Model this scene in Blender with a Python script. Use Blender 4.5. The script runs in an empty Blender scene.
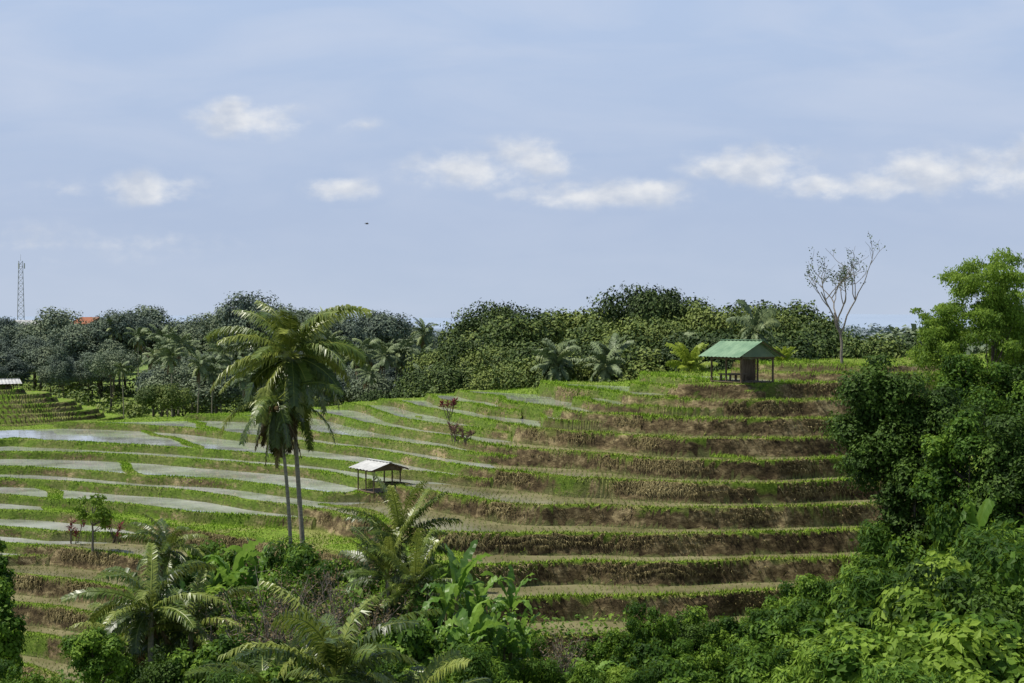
import bpy, math, random, numpy as np
from mathutils import Vector, Matrix
rng = np.random.default_rng(11)
random.seed(5)
F = 1422.0; V0 = 325.0
scene = bpy.context.scene
COL = scene.collection
scene.view_settings.view_transform = 'Standard'
scene.view_settings.look = 'None'
scene.view_settings.exposure = 0

# ------------------------------------------------------------------ noise
_perm = np.random.default_rng(3).random((256, 256))
def vnoise(x, y, seed=0):
    x = np.asarray(x, float) + seed * 17.31; y = np.asarray(y, float) + seed * 7.77
    xi = np.floor(x).astype(int); yi = np.floor(y).astype(int)
    fx = x - xi; fy = y - yi
    fx = fx * fx * (3 - 2 * fx); fy = fy * fy * (3 - 2 * fy)
    a = _perm[xi & 255, yi & 255]; b = _perm[(xi + 1) & 255, yi & 255]
    c = _perm[xi & 255, (yi + 1) & 255]; d = _perm[(xi + 1) & 255, (yi + 1) & 255]
    return (a * (1 - fx) + b * fx) * (1 - fy) + (c * (1 - fx) + d * fx) * fy - 0.5
def fbm(x, y, o=3, seed=0):
    s = 0; a = 1.0
    for i in range(o):
        s = s + a * vnoise(x * 2 ** i, y * 2 ** i, seed + i * 3); a *= 0.5
    return s
def sstep(a, b, x):
    t = np.clip((x - a) / (b - a), 0, 1); return t * t * (3 - 2 * t)

# ------------------------------------------------------------------ mesh builder
class MB:
    def __init__(s): s.v = []; s.f = []; s.n = 0; s.t = []
    def add(s, v, f, mat=0, tint=0.5):
        v = np.asarray(v, float).reshape(-1, 3); f = np.asarray(f, int)
        s.v.append(v); s.f.append((f + s.n, mat))
        t = np.empty(len(v)); t[:] = tint; s.t.append(t); s.n += len(v)
    def mesh(s, name, mats, smooth=False):
        me = bpy.data.meshes.new(name)
        V = np.concatenate(s.v); me.vertices.add(len(V)); me.vertices.foreach_set("co", V.ravel())
        li = []; ls = []; mi = []; off = 0
        for f, m in s.f:
            k = f.shape[1]; li.append(f.ravel()); ls.append(off + np.arange(len(f)) * k)
            mi.append(np.full(len(f), m) if np.isscalar(m) else np.asarray(m)); off += f.size
        li = np.concatenate(li); ls = np.concatenate(ls); mi = np.concatenate(mi)
        me.loops.add(len(li)); me.loops.foreach_set("vertex_index", li)
        me.polygons.add(len(ls)); me.polygons.foreach_set("loop_start", ls)
        me.polygons.foreach_set("material_index", mi)
        me.polygons.foreach_set("use_smooth", np.full(len(ls), smooth))
        a = me.attributes.new("tint", 'FLOAT', 'POINT'); a.data.foreach_set("value", np.concatenate(s.t))
        me.update(calc_edges=True)
        for m in mats: me.materials.append(m)
        return me
    def box(s, c, size, mat=0, tint=0.5, rot=None):
        q = np.array([[x, y, z] for x in (-.5, .5) for y in (-.5, .5) for z in (-.5, .5)]) * np.array(size)
        if rot is not None: q = q @ np.array(rot).T
        s.add(q + np.array(c), [[0, 1, 3, 2], [4, 6, 7, 5], [0, 4, 5, 1], [2, 3, 7, 6], [0, 2, 6, 4], [1, 5, 7, 3]], mat, tint)
    def tube(s, pts, rad, sides=6, mat=0, tint=0.5, cap=True):
        pts = np.asarray(pts, float); n = len(pts)
        tan = np.gradient(pts, axis=0); tan /= np.linalg.norm(tan, axis=1)[:, None] + 1e-9
        ref = np.array([0.0, 0, 1]) if abs(tan[0][2]) < 0.8 else np.array([1.0, 0, 0])
        V = []
        a = np.arange(sides) / sides * 2 * math.pi
        for i in range(n):
            u = np.cross(tan[i], ref); u /= np.linalg.norm(u) + 1e-9; w = np.cross(tan[i], u)
            V.append(pts[i] + rad[i] * (np.cos(a)[:, None] * u + np.sin(a)[:, None] * w))
        V = np.concatenate(V)
        fs = []
        for i in range(n - 1):
            for k in range(sides):
                k2 = (k + 1) % sides
                fs.append([i * sides + k, i * sides + k2, (i + 1) * sides + k2, (i + 1) * sides + k])
        s.add(V, fs, mat, tint)
        if cap:
            s.add(V[-sides:], [list(range(sides))], mat, tint)

def nrm(a): return a / (np.linalg.norm(a, axis=-1, keepdims=True) + 1e-9)

def setp(o, label=None, category=None, group=None, kind=None):
    if label: o["label"] = label
    if category: o["category"] = category
    if group: o["group"] = group
    if kind: o["kind"] = kind
def obj(name, data, parent=None, loc=None, rz=0, sc=None):
    o = bpy.data.objects.new(name, data); COL.objects.link(o)
    if parent is not None: o.parent = parent
    if loc is not None: o.location = loc
    if rz: o.rotation_euler = (0, 0, rz)
    if sc is not None: o.scale = sc if hasattr(sc, '__len__') else (sc, sc, sc)
    return o

# ------------------------------------------------------------------ materials
def newmat(name):
    m = bpy.data.materials.new(name); m.use_nodes = True
    nt = m.node_tree; nt.nodes.clear(); return m, nt
def N(nt, t, **k):
    n = nt.nodes.new(t)
    for a, b in k.items(): setattr(n, a, b)
    return n
def ramp(nt, fac, stops):
    r = N(nt, 'ShaderNodeValToRGB'); cr = r.color_ramp
    while len(cr.elements) < len(stops): cr.elements.new(0.5)
    for e, (p, c) in zip(cr.elements, stops): e.position = p; e.color = (*c, 1)
    nt.links.new(fac, r.inputs[0]); return r.outputs[0]
def mathn(nt, op, a, b=None, c=None, clamp=False):
    n = N(nt, 'ShaderNodeMath', operation=op); n.use_clamp = clamp
    for i, x in enumerate((a, b, c)):
        if x is None: continue
        if isinstance(x, (int, float)): n.inputs[i].default_value = x
        else: nt.links.new(x, n.inputs[i])
    return n.outputs[0]
def mixc(nt, fac, a, b):
    n = N(nt, 'ShaderNodeMix', data_type='RGBA')
    for i, x in ((0, fac), (6, a), (7, b)):
        if isinstance(x, tuple): n.inputs[i].default_value = (*x, 1)
        elif isinstance(x, (int, float)): n.inputs[i].default_value = x
        else: nt.links.new(x, n.inputs[i])
    return n.outputs[2]
def noise(nt, vec, scale, detail=4, rough=0.6):
    n = N(nt, 'ShaderNodeTexNoise'); n.inputs['Scale'].default_value = scale
    n.inputs['Detail'].default_value = detail; n.inputs['Roughness'].default_value = rough
    if vec is not None: nt.links.new(vec, n.inputs['Vector'])
    return n.outputs[0]

def leafmat(name, dark, mid, light, rough=0.6, trans=0.25, spec=0.2, objvar=0.35):
    m, nt = newmat(name)
    at = N(nt, 'ShaderNodeAttribute', attribute_name='tint')
    oi = N(nt, 'ShaderNodeObjectInfo')
    r = mathn(nt, 'SUBTRACT', oi.outputs['Random'], 0.5)
    r = mathn(nt, 'MULTIPLY', r, objvar)
    f = mathn(nt, 'ADD', at.outputs['Fac'], r, clamp=True)
    c = ramp(nt, f, [(0.0, dark), (0.5, mid), (1.0, light)])
    p = N(nt, 'ShaderNodeBsdfPrincipled'); nt.links.new(c, p.inputs['Base Color'])
    p.inputs['Roughness'].default_value = rough
    p.inputs['Specular IOR Level'].default_value = spec
    out = N(nt, 'ShaderNodeOutputMaterial')
    if trans > 0:
        t = N(nt, 'ShaderNodeBsdfTranslucent')
        c2 = mixc(nt, 0.4, c, tuple(min(1, x * 1.6) for x in light)); nt.links.new(c2, t.inputs[0])
        ms = N(nt, 'ShaderNodeMixShader'); ms.inputs[0].default_value = trans
        nt.links.new(p.outputs[0], ms.inputs[1]); nt.links.new(t.outputs[0], ms.inputs[2])
        nt.links.new(ms.outputs[0], out.inputs[0])
    else: nt.links.new(p.outputs[0], out.inputs[0])
    return m
def noisemat(name, c1, c2, scale=6, rough=0.85, bump=0.3, stretch=(1, 1, 1), spec=0.3, c3=None):
    m, nt = newmat(name)
    tc = N(nt, 'ShaderNodeTexCoord'); mp = N(nt, 'ShaderNodeMapping'); mp.inputs['Scale'].default_value = stretch
    nt.links.new(tc.outputs['Object'], mp.inputs[0])
    n = noise(nt, mp.outputs[0], scale, 5, 0.65)
    st = [(0.3, c1), (0.7, c2)] if c3 is None else [(0.3, c1), (0.55, c2), (0.75, c3)]
    c = ramp(nt, n, st)
    p = N(nt, 'ShaderNodeBsdfPrincipled'); nt.links.new(c, p.inputs['Base Color'])
    p.inputs['Roughness'].default_value = rough; p.inputs['Specular IOR Level'].default_value = spec
    b = N(nt, 'ShaderNodeBump'); b.inputs['Strength'].default_value = bump; b.inputs['Distance'].default_value = 0.05
    nt.links.new(n, b.inputs['Height']); nt.links.new(b.outputs[0], p.inputs['Normal'])
    out = N(nt, 'ShaderNodeOutputMaterial'); nt.links.new(p.outputs[0], out.inputs[0])
    return m

M_bark = noisemat('bark', (0.07, 0.055, 0.04), (0.17, 0.14, 0.11), 8, stretch=(1, 1, 0.3))
M_barkpale = noisemat('pale_bark', (0.13, 0.11, 0.09), (0.26, 0.23, 0.19), 8, stretch=(1, 1, 0.3), spec=.1)
M_palmbark = noisemat('palm_bark', (0.20, 0.17, 0.13), (0.42, 0.37, 0.28), 5, stretch=(0.6, 0.6, 3.5), spec=.1)
M_forest = leafmat('forest_leaf', (0.028, 0.052, 0.012), (0.070, 0.112, 0.024), (0.17, 0.215, 0.046), trans=0.0, objvar=1.0)
M_forest_far = leafmat('haze_tinted_forest_leaf', (0.100, 0.132, 0.110), (0.135, 0.175, 0.122), (0.195, 0.238, 0.140), trans=0.0, objvar=1.0, spec=0.1)  # aerial haze painted into the leaf colour: paler and bluer
M_forest_vfar = leafmat('haze_tinted_distant_leaf', (0.19, 0.23, 0.255), (0.205, 0.25, 0.27), (0.23, 0.27, 0.28), trans=0.0, spec=0.1)  # stronger blue-grey haze painted into the farthest leaves
M_dark = leafmat('dense_leaf', (0.020, 0.045, 0.007), (0.048, 0.095, 0.013), (0.10, 0.175, 0.025), trans=0.2, objvar=0.25)
M_light = leafmat('light_leaf', (0.07, 0.13, 0.016), (0.14, 0.235, 0.026), (0.24, 0.35, 0.045), trans=0.35, objvar=0.25)
M_bush = leafmat('bush_leaf', (0.026, 0.068, 0.007), (0.090, 0.180, 0.019), (0.21, 0.325, 0.038), trans=0.28, objvar=0.6)
M_palm = leafmat('palm_leaf', (0.032, 0.060, 0.010), (0.100, 0.155, 0.022), (0.29, 0.33, 0.065), rough=0.38, trans=0.20, spec=0.5, objvar=0.2)
M_palmdry = leafmat('dry_palm_leaf', (0.07, 0.05, 0.025), (0.16, 0.115, 0.055), (0.30, 0.23, 0.12), trans=0.15, objvar=0.2)
M_palmfar = leafmat('haze_tinted_palm_leaf', (0.11, 0.15, 0.075), (0.16, 0.21, 0.095), (0.25, 0.29, 0.12), rough=0.5, trans=0.0, objvar=0.3)  # far palms, leaf colour lightened to paint in the haze
M_palmbright = leafmat('yellow_green_palm_leaf', (0.18, 0.25, 0.03), (0.29, 0.37, 0.05), (0.40, 0.46, 0.08), rough=0.5, trans=0.3, objvar=0.1)
M_banana = leafmat('banana_leaf', (0.055, 0.13, 0.015), (0.12, 0.24, 0.028), (0.24, 0.38, 0.062), rough=0.42, trans=0.38, spec=0.4, objvar=0.3)
M_red = leafmat('red_leaf', (0.05, 0.008, 0.010), (0.14, 0.018, 0.02), (0.25, 0.04, 0.045), trans=0.1)
M_purple = leafmat('purple_leaf', (0.07, 0.035, 0.035), (0.14, 0.07, 0.06), (0.20, 0.14, 0.08), trans=0.1)
M_grass = leafmat('grass_blade', (0.37, 0.30, 0.145), (0.23, 0.27, 0.055), (0.205, 0.34, 0.026), rough=0.7, trans=0.0, spec=0.1)
M_rice = leafmat('rice_blade', (0.17, 0.21, 0.06), (0.22, 0.29, 0.065), (0.29, 0.37, 0.08), rough=0.7, trans=0.0, spec=0.1)
M_dryg = leafmat('hanging_dry_grass', (0.07, 0.055, 0.026), (0.18, 0.145, 0.068), (0.40, 0.34, 0.17), rough=0.8, trans=0.0, spec=0.05)

# ------------------------------------------------------------------ terrain
ctrl = []
def cp(u, rows):
    for v, d in rows:
        ctrl.append(((u - 512) / F * d, d, -(v - V0) / F * d))
cp(1250, [(358, 96), (392, 86), (445, 78), (512, 71), (590, 65), (650, 61)])
cp(1000, [(356, 96), (388, 86), (440, 78), (505, 71), (585, 64), (640, 60)])
cp(870, [(353, 96), (364, 91), (384, 86), (440, 78), (503, 70.5), (578, 63.5), (632, 59)])
cp(740, [(368, 96), (378, 91), (387, 85.5), (436, 77), (496, 70), (575, 63), (628, 58.5)])
cp(660, [(374, 100), (383, 93), (396, 86.5), (438, 78), (497, 70), (577, 62.5), (628, 58)])
cp(590, [(383, 105), (395, 95), (408, 88), (450, 79.5), (500, 71), (580, 62.5), (630, 58)])
cp(520, [(388, 110), (402, 98), (425, 88), (455, 80.5), (500, 72), (575, 63), (632, 57.5)])
cp(450, [(393, 116), (415, 101), (440, 90), (462, 82.5), (480, 78), (510, 71.5), (550, 65.5), (600, 60.5), (640, 57.5)])
cp(300, [(408, 120), (425, 107.5), (445, 97), (470, 87.5), (500, 78.5), (530, 72), (570, 66), (620, 61)])
cp(130, [(420, 117), (432, 109), (447, 101), (465, 93.5), (490, 85.5), (515, 79), (550, 72), (600, 66), (650, 61.5)])
cp(20, [(428, 114), (445, 104), (465, 95.5), (490, 87.5), (515, 81), (545, 75), (580, 70.5), (620, 67), (660, 64)])
cp(-200, [(432, 113), (450, 103), (475, 93), (505, 85), (540, 78), (585, 72), (650, 66)])
ctrl = np.array(ctrl)
def tps_fit(c, lam=0.6):
    n = len(c); d = np.hypot(c[:, None, 0] - c[None, :, 0], c[:, None, 1] - c[None, :, 1]) / 10
    K = np.where(d > 0, d * d * np.log(d + 1e-9), 0) + lam * 0.05 * np.eye(n)
    Pm = np.c_[np.ones(n), c[:, 0] / 10, c[:, 1] / 10]
    A = np.zeros((n + 3, n + 3)); A[:n, :n] = K; A[:n, n:] = Pm; A[n:, :n] = Pm.T
    return np.linalg.solve(A, np.r_[c[:, 2], 0, 0, 0])
Wt = tps_fit(ctrl)
def tps(x, y):
    out = Wt[-3] + Wt[-2] * x / 10 + Wt[-1] * y / 10
    for i, c in enumerate(ctrl):
        d2 = ((x - c[0]) ** 2 + (y - c[1]) ** 2) / 100 + 1e-12
        out = out + Wt[i] * 0.5 * d2 * np.log(d2)
    return out
ya = np.concatenate([np.linspace(-6, 50, 80, endpoint=False), np.arange(50, 100, 0.075), np.arange(100, 128, 0.1), np.arange(128, 170, 0.25),
                     np.linspace(170, 400, 50, endpoint=False), np.geomspace(400, 16000, 45)])
sa = np.concatenate([np.linspace(-1.5, -0.39, 40, endpoint=False), np.linspace(-0.39, 0.39, 940, endpoint=False), np.linspace(0.39, 1.5, 40)])
Y, Sg = np.meshgrid(ya, sa, indexing='ij')
X = Sg * (Y + 8)
crest_u = np.array([-400, 0, 130, 300, 450, 520, 590, 660, 740, 870, 1000, 1400])
crest_d = np.array([113, 114, 117, 120, 116, 110, 105, 100, 97, 96, 96, 96]) + 2.0
U = 512 + F * X / np.maximum(Y, 1)
Dc = np.interp(U, crest_u, crest_d)
Hn = np.interp(Y, [-6, 0, 8, 20, 35, 48, 60], [-1.8, -1.9, -5.5, -10, -12, -13.2, -13.6])
Hf = np.interp(Y, [100, 132, 160, 300, 700, 3000, 16000], [-13, -14, -13, -8.5, -9, -14, -30])
Hf = Hf + 2.0 * fbm(X / 60, Y / 60, 2, 4) * sstep(135, 200, Y)
bumpF = np.exp(-((X + 58) / 15) ** 2 - ((Y - 158) / 15) ** 2)
Hf = Hf + 6.2 * bumpF
Xc = np.clip(X, -60, 60)
H = np.full(X.shape, -10.0)
rsel = (ya > 44) & (ya < 155)
H[rsel] = tps(Xc[rsel], Y[rsel])
tn = sstep(50, 58, Y); tf = sstep(0, 10, Y - Dc)
H = Hn * (1 - tn) + H * tn
H = H * (1 - tf) + Hf * tf
wm = sstep(425, 545, U + 40 * fbm(X / 9, Y / 9, 2, 8))
lowl = sstep(77, 71, Y - 0.012 * U + 5 * fbm(X / 9, Y / 9, 2, 60))
mg = np.maximum(wm - .9 * sstep(.20, .34, fbm(X / 14, Y / 7, 2, 101)), lowl - .7 * sstep(.22, .36, fbm(X / 12, Y / 6, 2, 111)))
mg = np.clip(mg, 0, 1)
Ht = H + 0.34 * fbm(X / 19, Y / 19, 1, 1) + .20 * (1 - np.maximum(wm, lowl)) * fbm(X / 11, Y / 8, 1, 17) + .34 * wm * fbm(X / 9, Y / 9, 2, 7) + (0.03 + .14 * wm + .10 * lowl) * fbm(X / 5, Y / 5, 2, 2) + (.012 + 0.03 * wm) * fbm(X / 1.3, Y / 1.3, 2, 5)
Gy = np.gradient(Ht, ya, axis=0); Gs = np.gradient(Ht, sa, axis=1)
Hx = Gs / (Y + 8); Hy = Gy - Sg * Hx
G = np.clip(np.hypot(Hx, Hy), 0.035, 2)
for ax in (0, 1):
    for _ in range(3):
        G = (np.roll(G, 1, ax) + G + np.roll(G, -1, ax)) / 3
S = 0.90
a = Ht / S; n = np.floor(a); fr = a - n
p1 = 0.5 + 0.5 * mg + (1 - mg) * .6 * fbm(X / 22, Y / 12, 1, 71)
p1 = np.where(p1 > .93, 1, np.clip(p1, .22, 1))
band = (fr >= p1).astype(int)
lo = np.where(band == 0, 0, p1); hi = np.where(band == 0, p1, 1.0)
lev = (n + .5 * band) * S
nxt = np.where((band == 0) & (p1 < .999), (n + .5) * S, (n + 1) * S)
tw = np.maximum(hi - lo, 1e-3) * S / G
up = (hi - fr) * S / G; dn = (fr - lo) * S / G
dh = nxt - lev
ww = np.minimum(0.09 + 0.20 * dh * (1 + 1.8 * fbm(X / 1.8, Y / 1.8, 3, 21)), 0.5 * tw)
t = np.clip(1 - up / ww, 0, 1)
bw = np.minimum(0.42 + 0.25 * vnoise(X / 2, Y / 2, 31), 0.28 * tw)
BH = 0.10 + 0.03 * wm
rough = fbm(X / 0.5, Y / 0.5, 3, 12)
tt = np.clip(t + 0.5 * (fbm(X / 0.9, Y / 0.9, 3, 14)) * np.sin(np.pi * t), 0, 1)
z = lev + (dh + BH) * tt
inw = t > 0.001
bund = (~inw) * (1 - sstep(0.65, 1.0, dn / bw))
key = ((n * 2 + band).astype(int) * 37) % 101
sc_ = X * 0.93 + Y * 0.36 + 3.5 * fbm(X / 8, Y / 8, 2, 40) + key * 3.7
per = 15 + (key % 9)
cb = (np.abs(np.mod(sc_, per) - per / 2) < 0.34) & (tw > 3.2) & (~inw)
cell = np.floor(sc_ / per - 0.5).astype(int)
bund = np.maximum(bund, np.where(cb, 0.9, 0))
z = np.where(inw, z, lev - 0.05 + (BH + 0.05) * bund) + 0.02 * rough * np.where(inw | (bund > 0.1), 1 + inw * wm, 0.1)
T = sstep(54, 57, Y + 3 * fbm(X / 6, Y / 6, 2, 9)) * (1 - sstep(-1, 2, Y - Dc))
T = T * (1 - sstep(930, 990, U))
T2 = sstep(0.2, 0.3, bumpF) * (Y > Dc + 8)
Tm = np.maximum(T, T2)
Z = (Ht + 0.25 * fbm(X / 2.5, Y / 2.5, 3, 50) * sstep(30, 50, Y)) * (1 - Tm) + z * Tm
fkg = ((key * 31 + cell * 17) % 20) / 20
grassy_field = (fkg > .91) & (wm < 0.5)
field = (~inw) & (bund < 0.5) & (T > 0.98)
def ux(u, d): return (u - 512) / F * d
def zt(v, d): return -(v - V0) / F * d
nx_ = X.shape[1]
def padspot(u, v, y0, y1):
    best = None
    for yy in np.arange(y0, y1, .25):
        i = int(np.searchsorted(ya, yy)); j = int(np.clip(np.interp(ux(u, yy) / (yy + 8), sa, np.arange(nx_)), 0, nx_ - 1))
        e = abs(V0 - F * lev[i, j] / yy - v) + (3 if inw[i, j] else 0)
        if best is None or e < best[0]: best = (e, yy, float(lev[i, j]))
    return best[1], best[2]
HB = padspot(743, 387, 82, 91); HS = padspot(379, 488, 74, 81)
PADS = [(ux(743, HB[0]), HB[0], HB[1] + .03, 1.9, 2.0), (ux(379, HS[0]), HS[0], HS[1] + .03, 1.1, 1.3)]
hutpad = np.zeros(X.shape)
for px_, py_, pz_, pr_, ex_ in PADS:
    dd0 = np.hypot((X - px_) / ex_, Y - py_) + 0.25 * fbm(X, Y, 2, 3)
    f_ = 1 - sstep(pr_, pr_ + .25, dd0)
    Zn = Z * (1 - f_) + (pz_ + 0.02 * rough) * f_
    ring = (f_ > 0.01) & (f_ < .99) & (np.abs(pz_ - Z) > .2)
    Z = Zn; inside = f_ > .99
    field &= ~(f_ > 0.01); inw = (inw & ~inside) | ring; tt = np.where(ring, .6, tt)
    bund = np.where(inside, .75, np.where(ring, 0, bund)); hutpad = np.maximum(hutpad, (dd0 < pr_ * .8).astype(float))
drytread = (np.maximum(wm, lowl) > .5) & ~(Y > 87)
crop = field & ~grassy_field
wet = crop
brown = np.maximum(wm * (1 - 0.85 * sstep(87, 93, Y + 2 * fbm(X / 5, Y / 5, 2, 4)) * sstep(720, 660, U)), sstep(0.1, 0.8, lowl))
brown = np.clip(brown * (1 - 0.85 * sstep(0.18, 0.42, fbm(X / 6, Y / 3, 3, 77))), 0, 1)
brown = np.maximum(brown, T2 * .8)
brownw = np.maximum(brown, .26 + .5 * fbm(X / 5, Y / 3, 2, 87))  # keeps dark soil in the left banks, part of their painted shade
def grid_faces(ny, nx, sel=None):
    i = np.arange(ny - 1)[:, None] * nx + np.arange(nx - 1)[None, :]
    f = np.stack([i, i + 1, i + nx + 1, i + nx], -1)
    return f.reshape(-1, 4) if sel is None else f[sel]
ny, nx = X.shape
mb = MB(); mb.add(np.stack([X, Y, Z], -1).reshape(-1, 3), grid_faces(ny, nx))

m, nt = newmat('terraced_soil_and_grass')
M_ter = m
geo = N(nt, 'ShaderNodeNewGeometry'); pos = geo.outputs['Position']
A1 = N(nt, 'ShaderNodeAttribute', attribute_name='mask'); sp = N(nt, 'ShaderNodeSeparateColor'); nt.links.new(A1.outputs['Color'], sp.inputs[0])
A2 = N(nt, 'ShaderNodeAttribute', attribute_name='mask2'); sp2 = N(nt, 'ShaderNodeSeparateColor'); nt.links.new(A2.outputs['Color'], sp2.inputs[0])
mp = N(nt, 'ShaderNodeMapping'); mp.inputs['Scale'].default_value = (1, .5, 1.7); nt.links.new(pos, mp.inputs[0])
n1 = noise(nt, mp.outputs[0], 1.8, 8, 0.78); n2 = noise(nt, pos, 0.35, 4, 0.6); n3 = noise(nt, mp.outputs[0], 5, 5, 0.7)
n1b = mathn(nt, 'ADD', n1, mathn(nt, 'MULTIPLY', mathn(nt, 'SUBTRACT', n2, .5), .6))
soil = ramp(nt, n1b, [(0.34, (0.028, 0.020, 0.011)), (0.45, (0.080, 0.059, 0.030)), (0.54, (0.150, 0.114, 0.058)), (0.66, (0.36, 0.29, 0.155))])
grass = ramp(nt, n3, [(0.3, (0.07, 0.12, 0.014)), (0.5, (0.15, 0.24, 0.026)), (0.72, (0.25, 0.34, 0.05))])
shadegrass = ramp(nt, n3, [(0.3, (0.035, 0.060, 0.010)), (0.5, (0.07, 0.11, 0.018)), (0.72, (0.13, 0.17, 0.035))])  # darkened grass colour, paints shade onto the terrace banks
dry = ramp(nt, n3, [(0.3, (0.17, 0.14, 0.06)), (0.7, (0.36, 0.30, 0.15))])
straw = mixc(nt, mathn(nt, 'MULTIPLY', mathn(nt, 'GREATER_THAN', n2, 0.53), 0.5), grass, dry)
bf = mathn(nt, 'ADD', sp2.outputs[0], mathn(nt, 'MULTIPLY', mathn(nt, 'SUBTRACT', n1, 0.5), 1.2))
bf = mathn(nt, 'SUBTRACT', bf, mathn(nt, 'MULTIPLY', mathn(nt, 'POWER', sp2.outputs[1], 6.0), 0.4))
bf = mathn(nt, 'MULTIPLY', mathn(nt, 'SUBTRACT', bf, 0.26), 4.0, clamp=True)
wallc = mixc(nt, bf, mixc(nt, .35, shadegrass, straw), soil)
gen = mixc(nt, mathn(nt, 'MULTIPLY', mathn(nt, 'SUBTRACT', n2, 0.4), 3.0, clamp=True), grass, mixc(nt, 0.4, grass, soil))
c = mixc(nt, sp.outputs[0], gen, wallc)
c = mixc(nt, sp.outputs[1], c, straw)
mud = ramp(nt, n3, [(0.3, (0.13, 0.12, 0.06)), (0.7, (0.24, 0.22, 0.115))])
c = mixc(nt, sp.outputs[2], c, mud)
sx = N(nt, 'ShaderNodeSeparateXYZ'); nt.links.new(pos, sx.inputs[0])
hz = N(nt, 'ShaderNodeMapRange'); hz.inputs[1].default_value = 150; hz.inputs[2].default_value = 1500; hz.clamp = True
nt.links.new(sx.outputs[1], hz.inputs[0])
c = mixc(nt, hz.outputs[0], c, (0.20, 0.25, 0.31))  # distance haze painted into the ground colour, growing with Y
p = N(nt, 'ShaderNodeBsdfPrincipled'); nt.links.new(c, p.inputs['Base Color']); p.inputs['Roughness'].default_value = 0.92
p.inputs['Specular IOR Level'].default_value = 0.15
b = N(nt, 'ShaderNodeBump'); b.inputs['Strength'].default_value = 0.8; b.inputs['Distance'].default_value = 0.12
nt.links.new(n1, b.inputs['Height']); nt.links.new(b.outputs[0], p.inputs['Normal'])
o = N(nt, 'ShaderNodeOutputMaterial'); nt.links.new(p.outputs[0], o.inputs[0])

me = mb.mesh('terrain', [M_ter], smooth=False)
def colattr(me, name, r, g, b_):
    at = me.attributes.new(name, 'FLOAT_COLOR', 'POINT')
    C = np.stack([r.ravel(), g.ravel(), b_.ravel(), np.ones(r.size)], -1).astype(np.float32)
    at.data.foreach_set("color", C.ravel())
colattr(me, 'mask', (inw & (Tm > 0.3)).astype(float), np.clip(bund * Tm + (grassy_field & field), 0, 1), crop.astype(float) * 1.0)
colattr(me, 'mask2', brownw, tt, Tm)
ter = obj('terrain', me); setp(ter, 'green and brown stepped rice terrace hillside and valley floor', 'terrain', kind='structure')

# water sheets
def watermat(name, c1, c2, rgh, spec):
    m, nt = newmat(name)
    geo = N(nt, 'ShaderNodeNewGeometry')
    nn = noise(nt, geo.outputs['Position'], 0.3, 4, 0.6)
    nf = noise(nt, geo.outputs['Position'], 9, 3, 0.6)
    c = ramp(nt, nn, [(0.35, c1), (0.65, c2)])
    p = N(nt, 'ShaderNodeBsdfPrincipled'); nt.links.new(c, p.inputs['Base Color'])
    p.inputs['Roughness'].default_value = rgh; p.inputs['IOR'].default_value = 1.45
    p.inputs['Specular IOR Level'].default_value = spec
    b = N(nt, 'ShaderNodeBump'); b.inputs['Strength'].default_value = 0.03; b.inputs['Distance'].default_value = 0.02
    nt.links.new(nf, b.inputs['Height']); nt.links.new(b.outputs[0], p.inputs['Normal'])
    o = N(nt, 'ShaderNodeOutputMaterial'); nt.links.new(p.outputs[0], o.inputs[0]); return m
M_wat = watermat('paddy_water', (0.24, 0.25, 0.22), (0.52, 0.54, 0.53), .04, 1.0)
M_mudw = watermat('muddy_paddy_water', (0.12, 0.11, 0.05), (0.26, 0.24, 0.13), .35, .35)
q = lambda A: np.stack([A[:-1, :-1], A[:-1, 1:], A[1:, 1:], A[1:, :-1]], -1)
ql = q(lev); qw = q(wet)
sel = (ql.max(-1) - ql.min(-1) < 1e-6) & qw.any(-1) & (q(inw.astype(float)).mean(-1) < .4)
fs = grid_faces(ny, nx, sel)
fm = (q(drytread.astype(float))[sel].mean(-1) > .5).astype(int)
uq, inv = np.unique(fs.ravel(), return_inverse=True)
Vw = np.stack([X.ravel()[uq], Y.ravel()[uq], lev.ravel()[uq] + 0.02], -1)
mb = MB(); mb.add(Vw, inv.reshape(-1, 4), fm)
wo = obj('water', mb.mesh('water', [M_wat, M_mudw], True)); setp(wo, 'shallow sky-reflecting water lying in the rice paddies', 'water', kind='structure')

def gi(x, y):
    x = np.asarray(x, float); y = np.asarray(y, float)
    i = np.clip(np.interp(y, ya, np.arange(ny)), 0, ny - 1); j = np.clip(np.interp(x / (y + 8), sa, np.arange(nx)), 0, nx - 1)
    return np.round(i).astype(int), np.round(j).astype(int)
def gz(x, y):
    i, j = gi(x, y); return Z[i, j]
def gH(x, y):
    i, j = gi(x, y); return H[i, j]
def gd(u, v):
    """distance at which the hillside is seen at this bearing and depression"""
    ds = np.arange(57, 130, .1); vv = V0 - F * gz((u - 512) / F * ds, ds) / ds
    k = np.argmax(vv < v); return float(ds[k])

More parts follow.
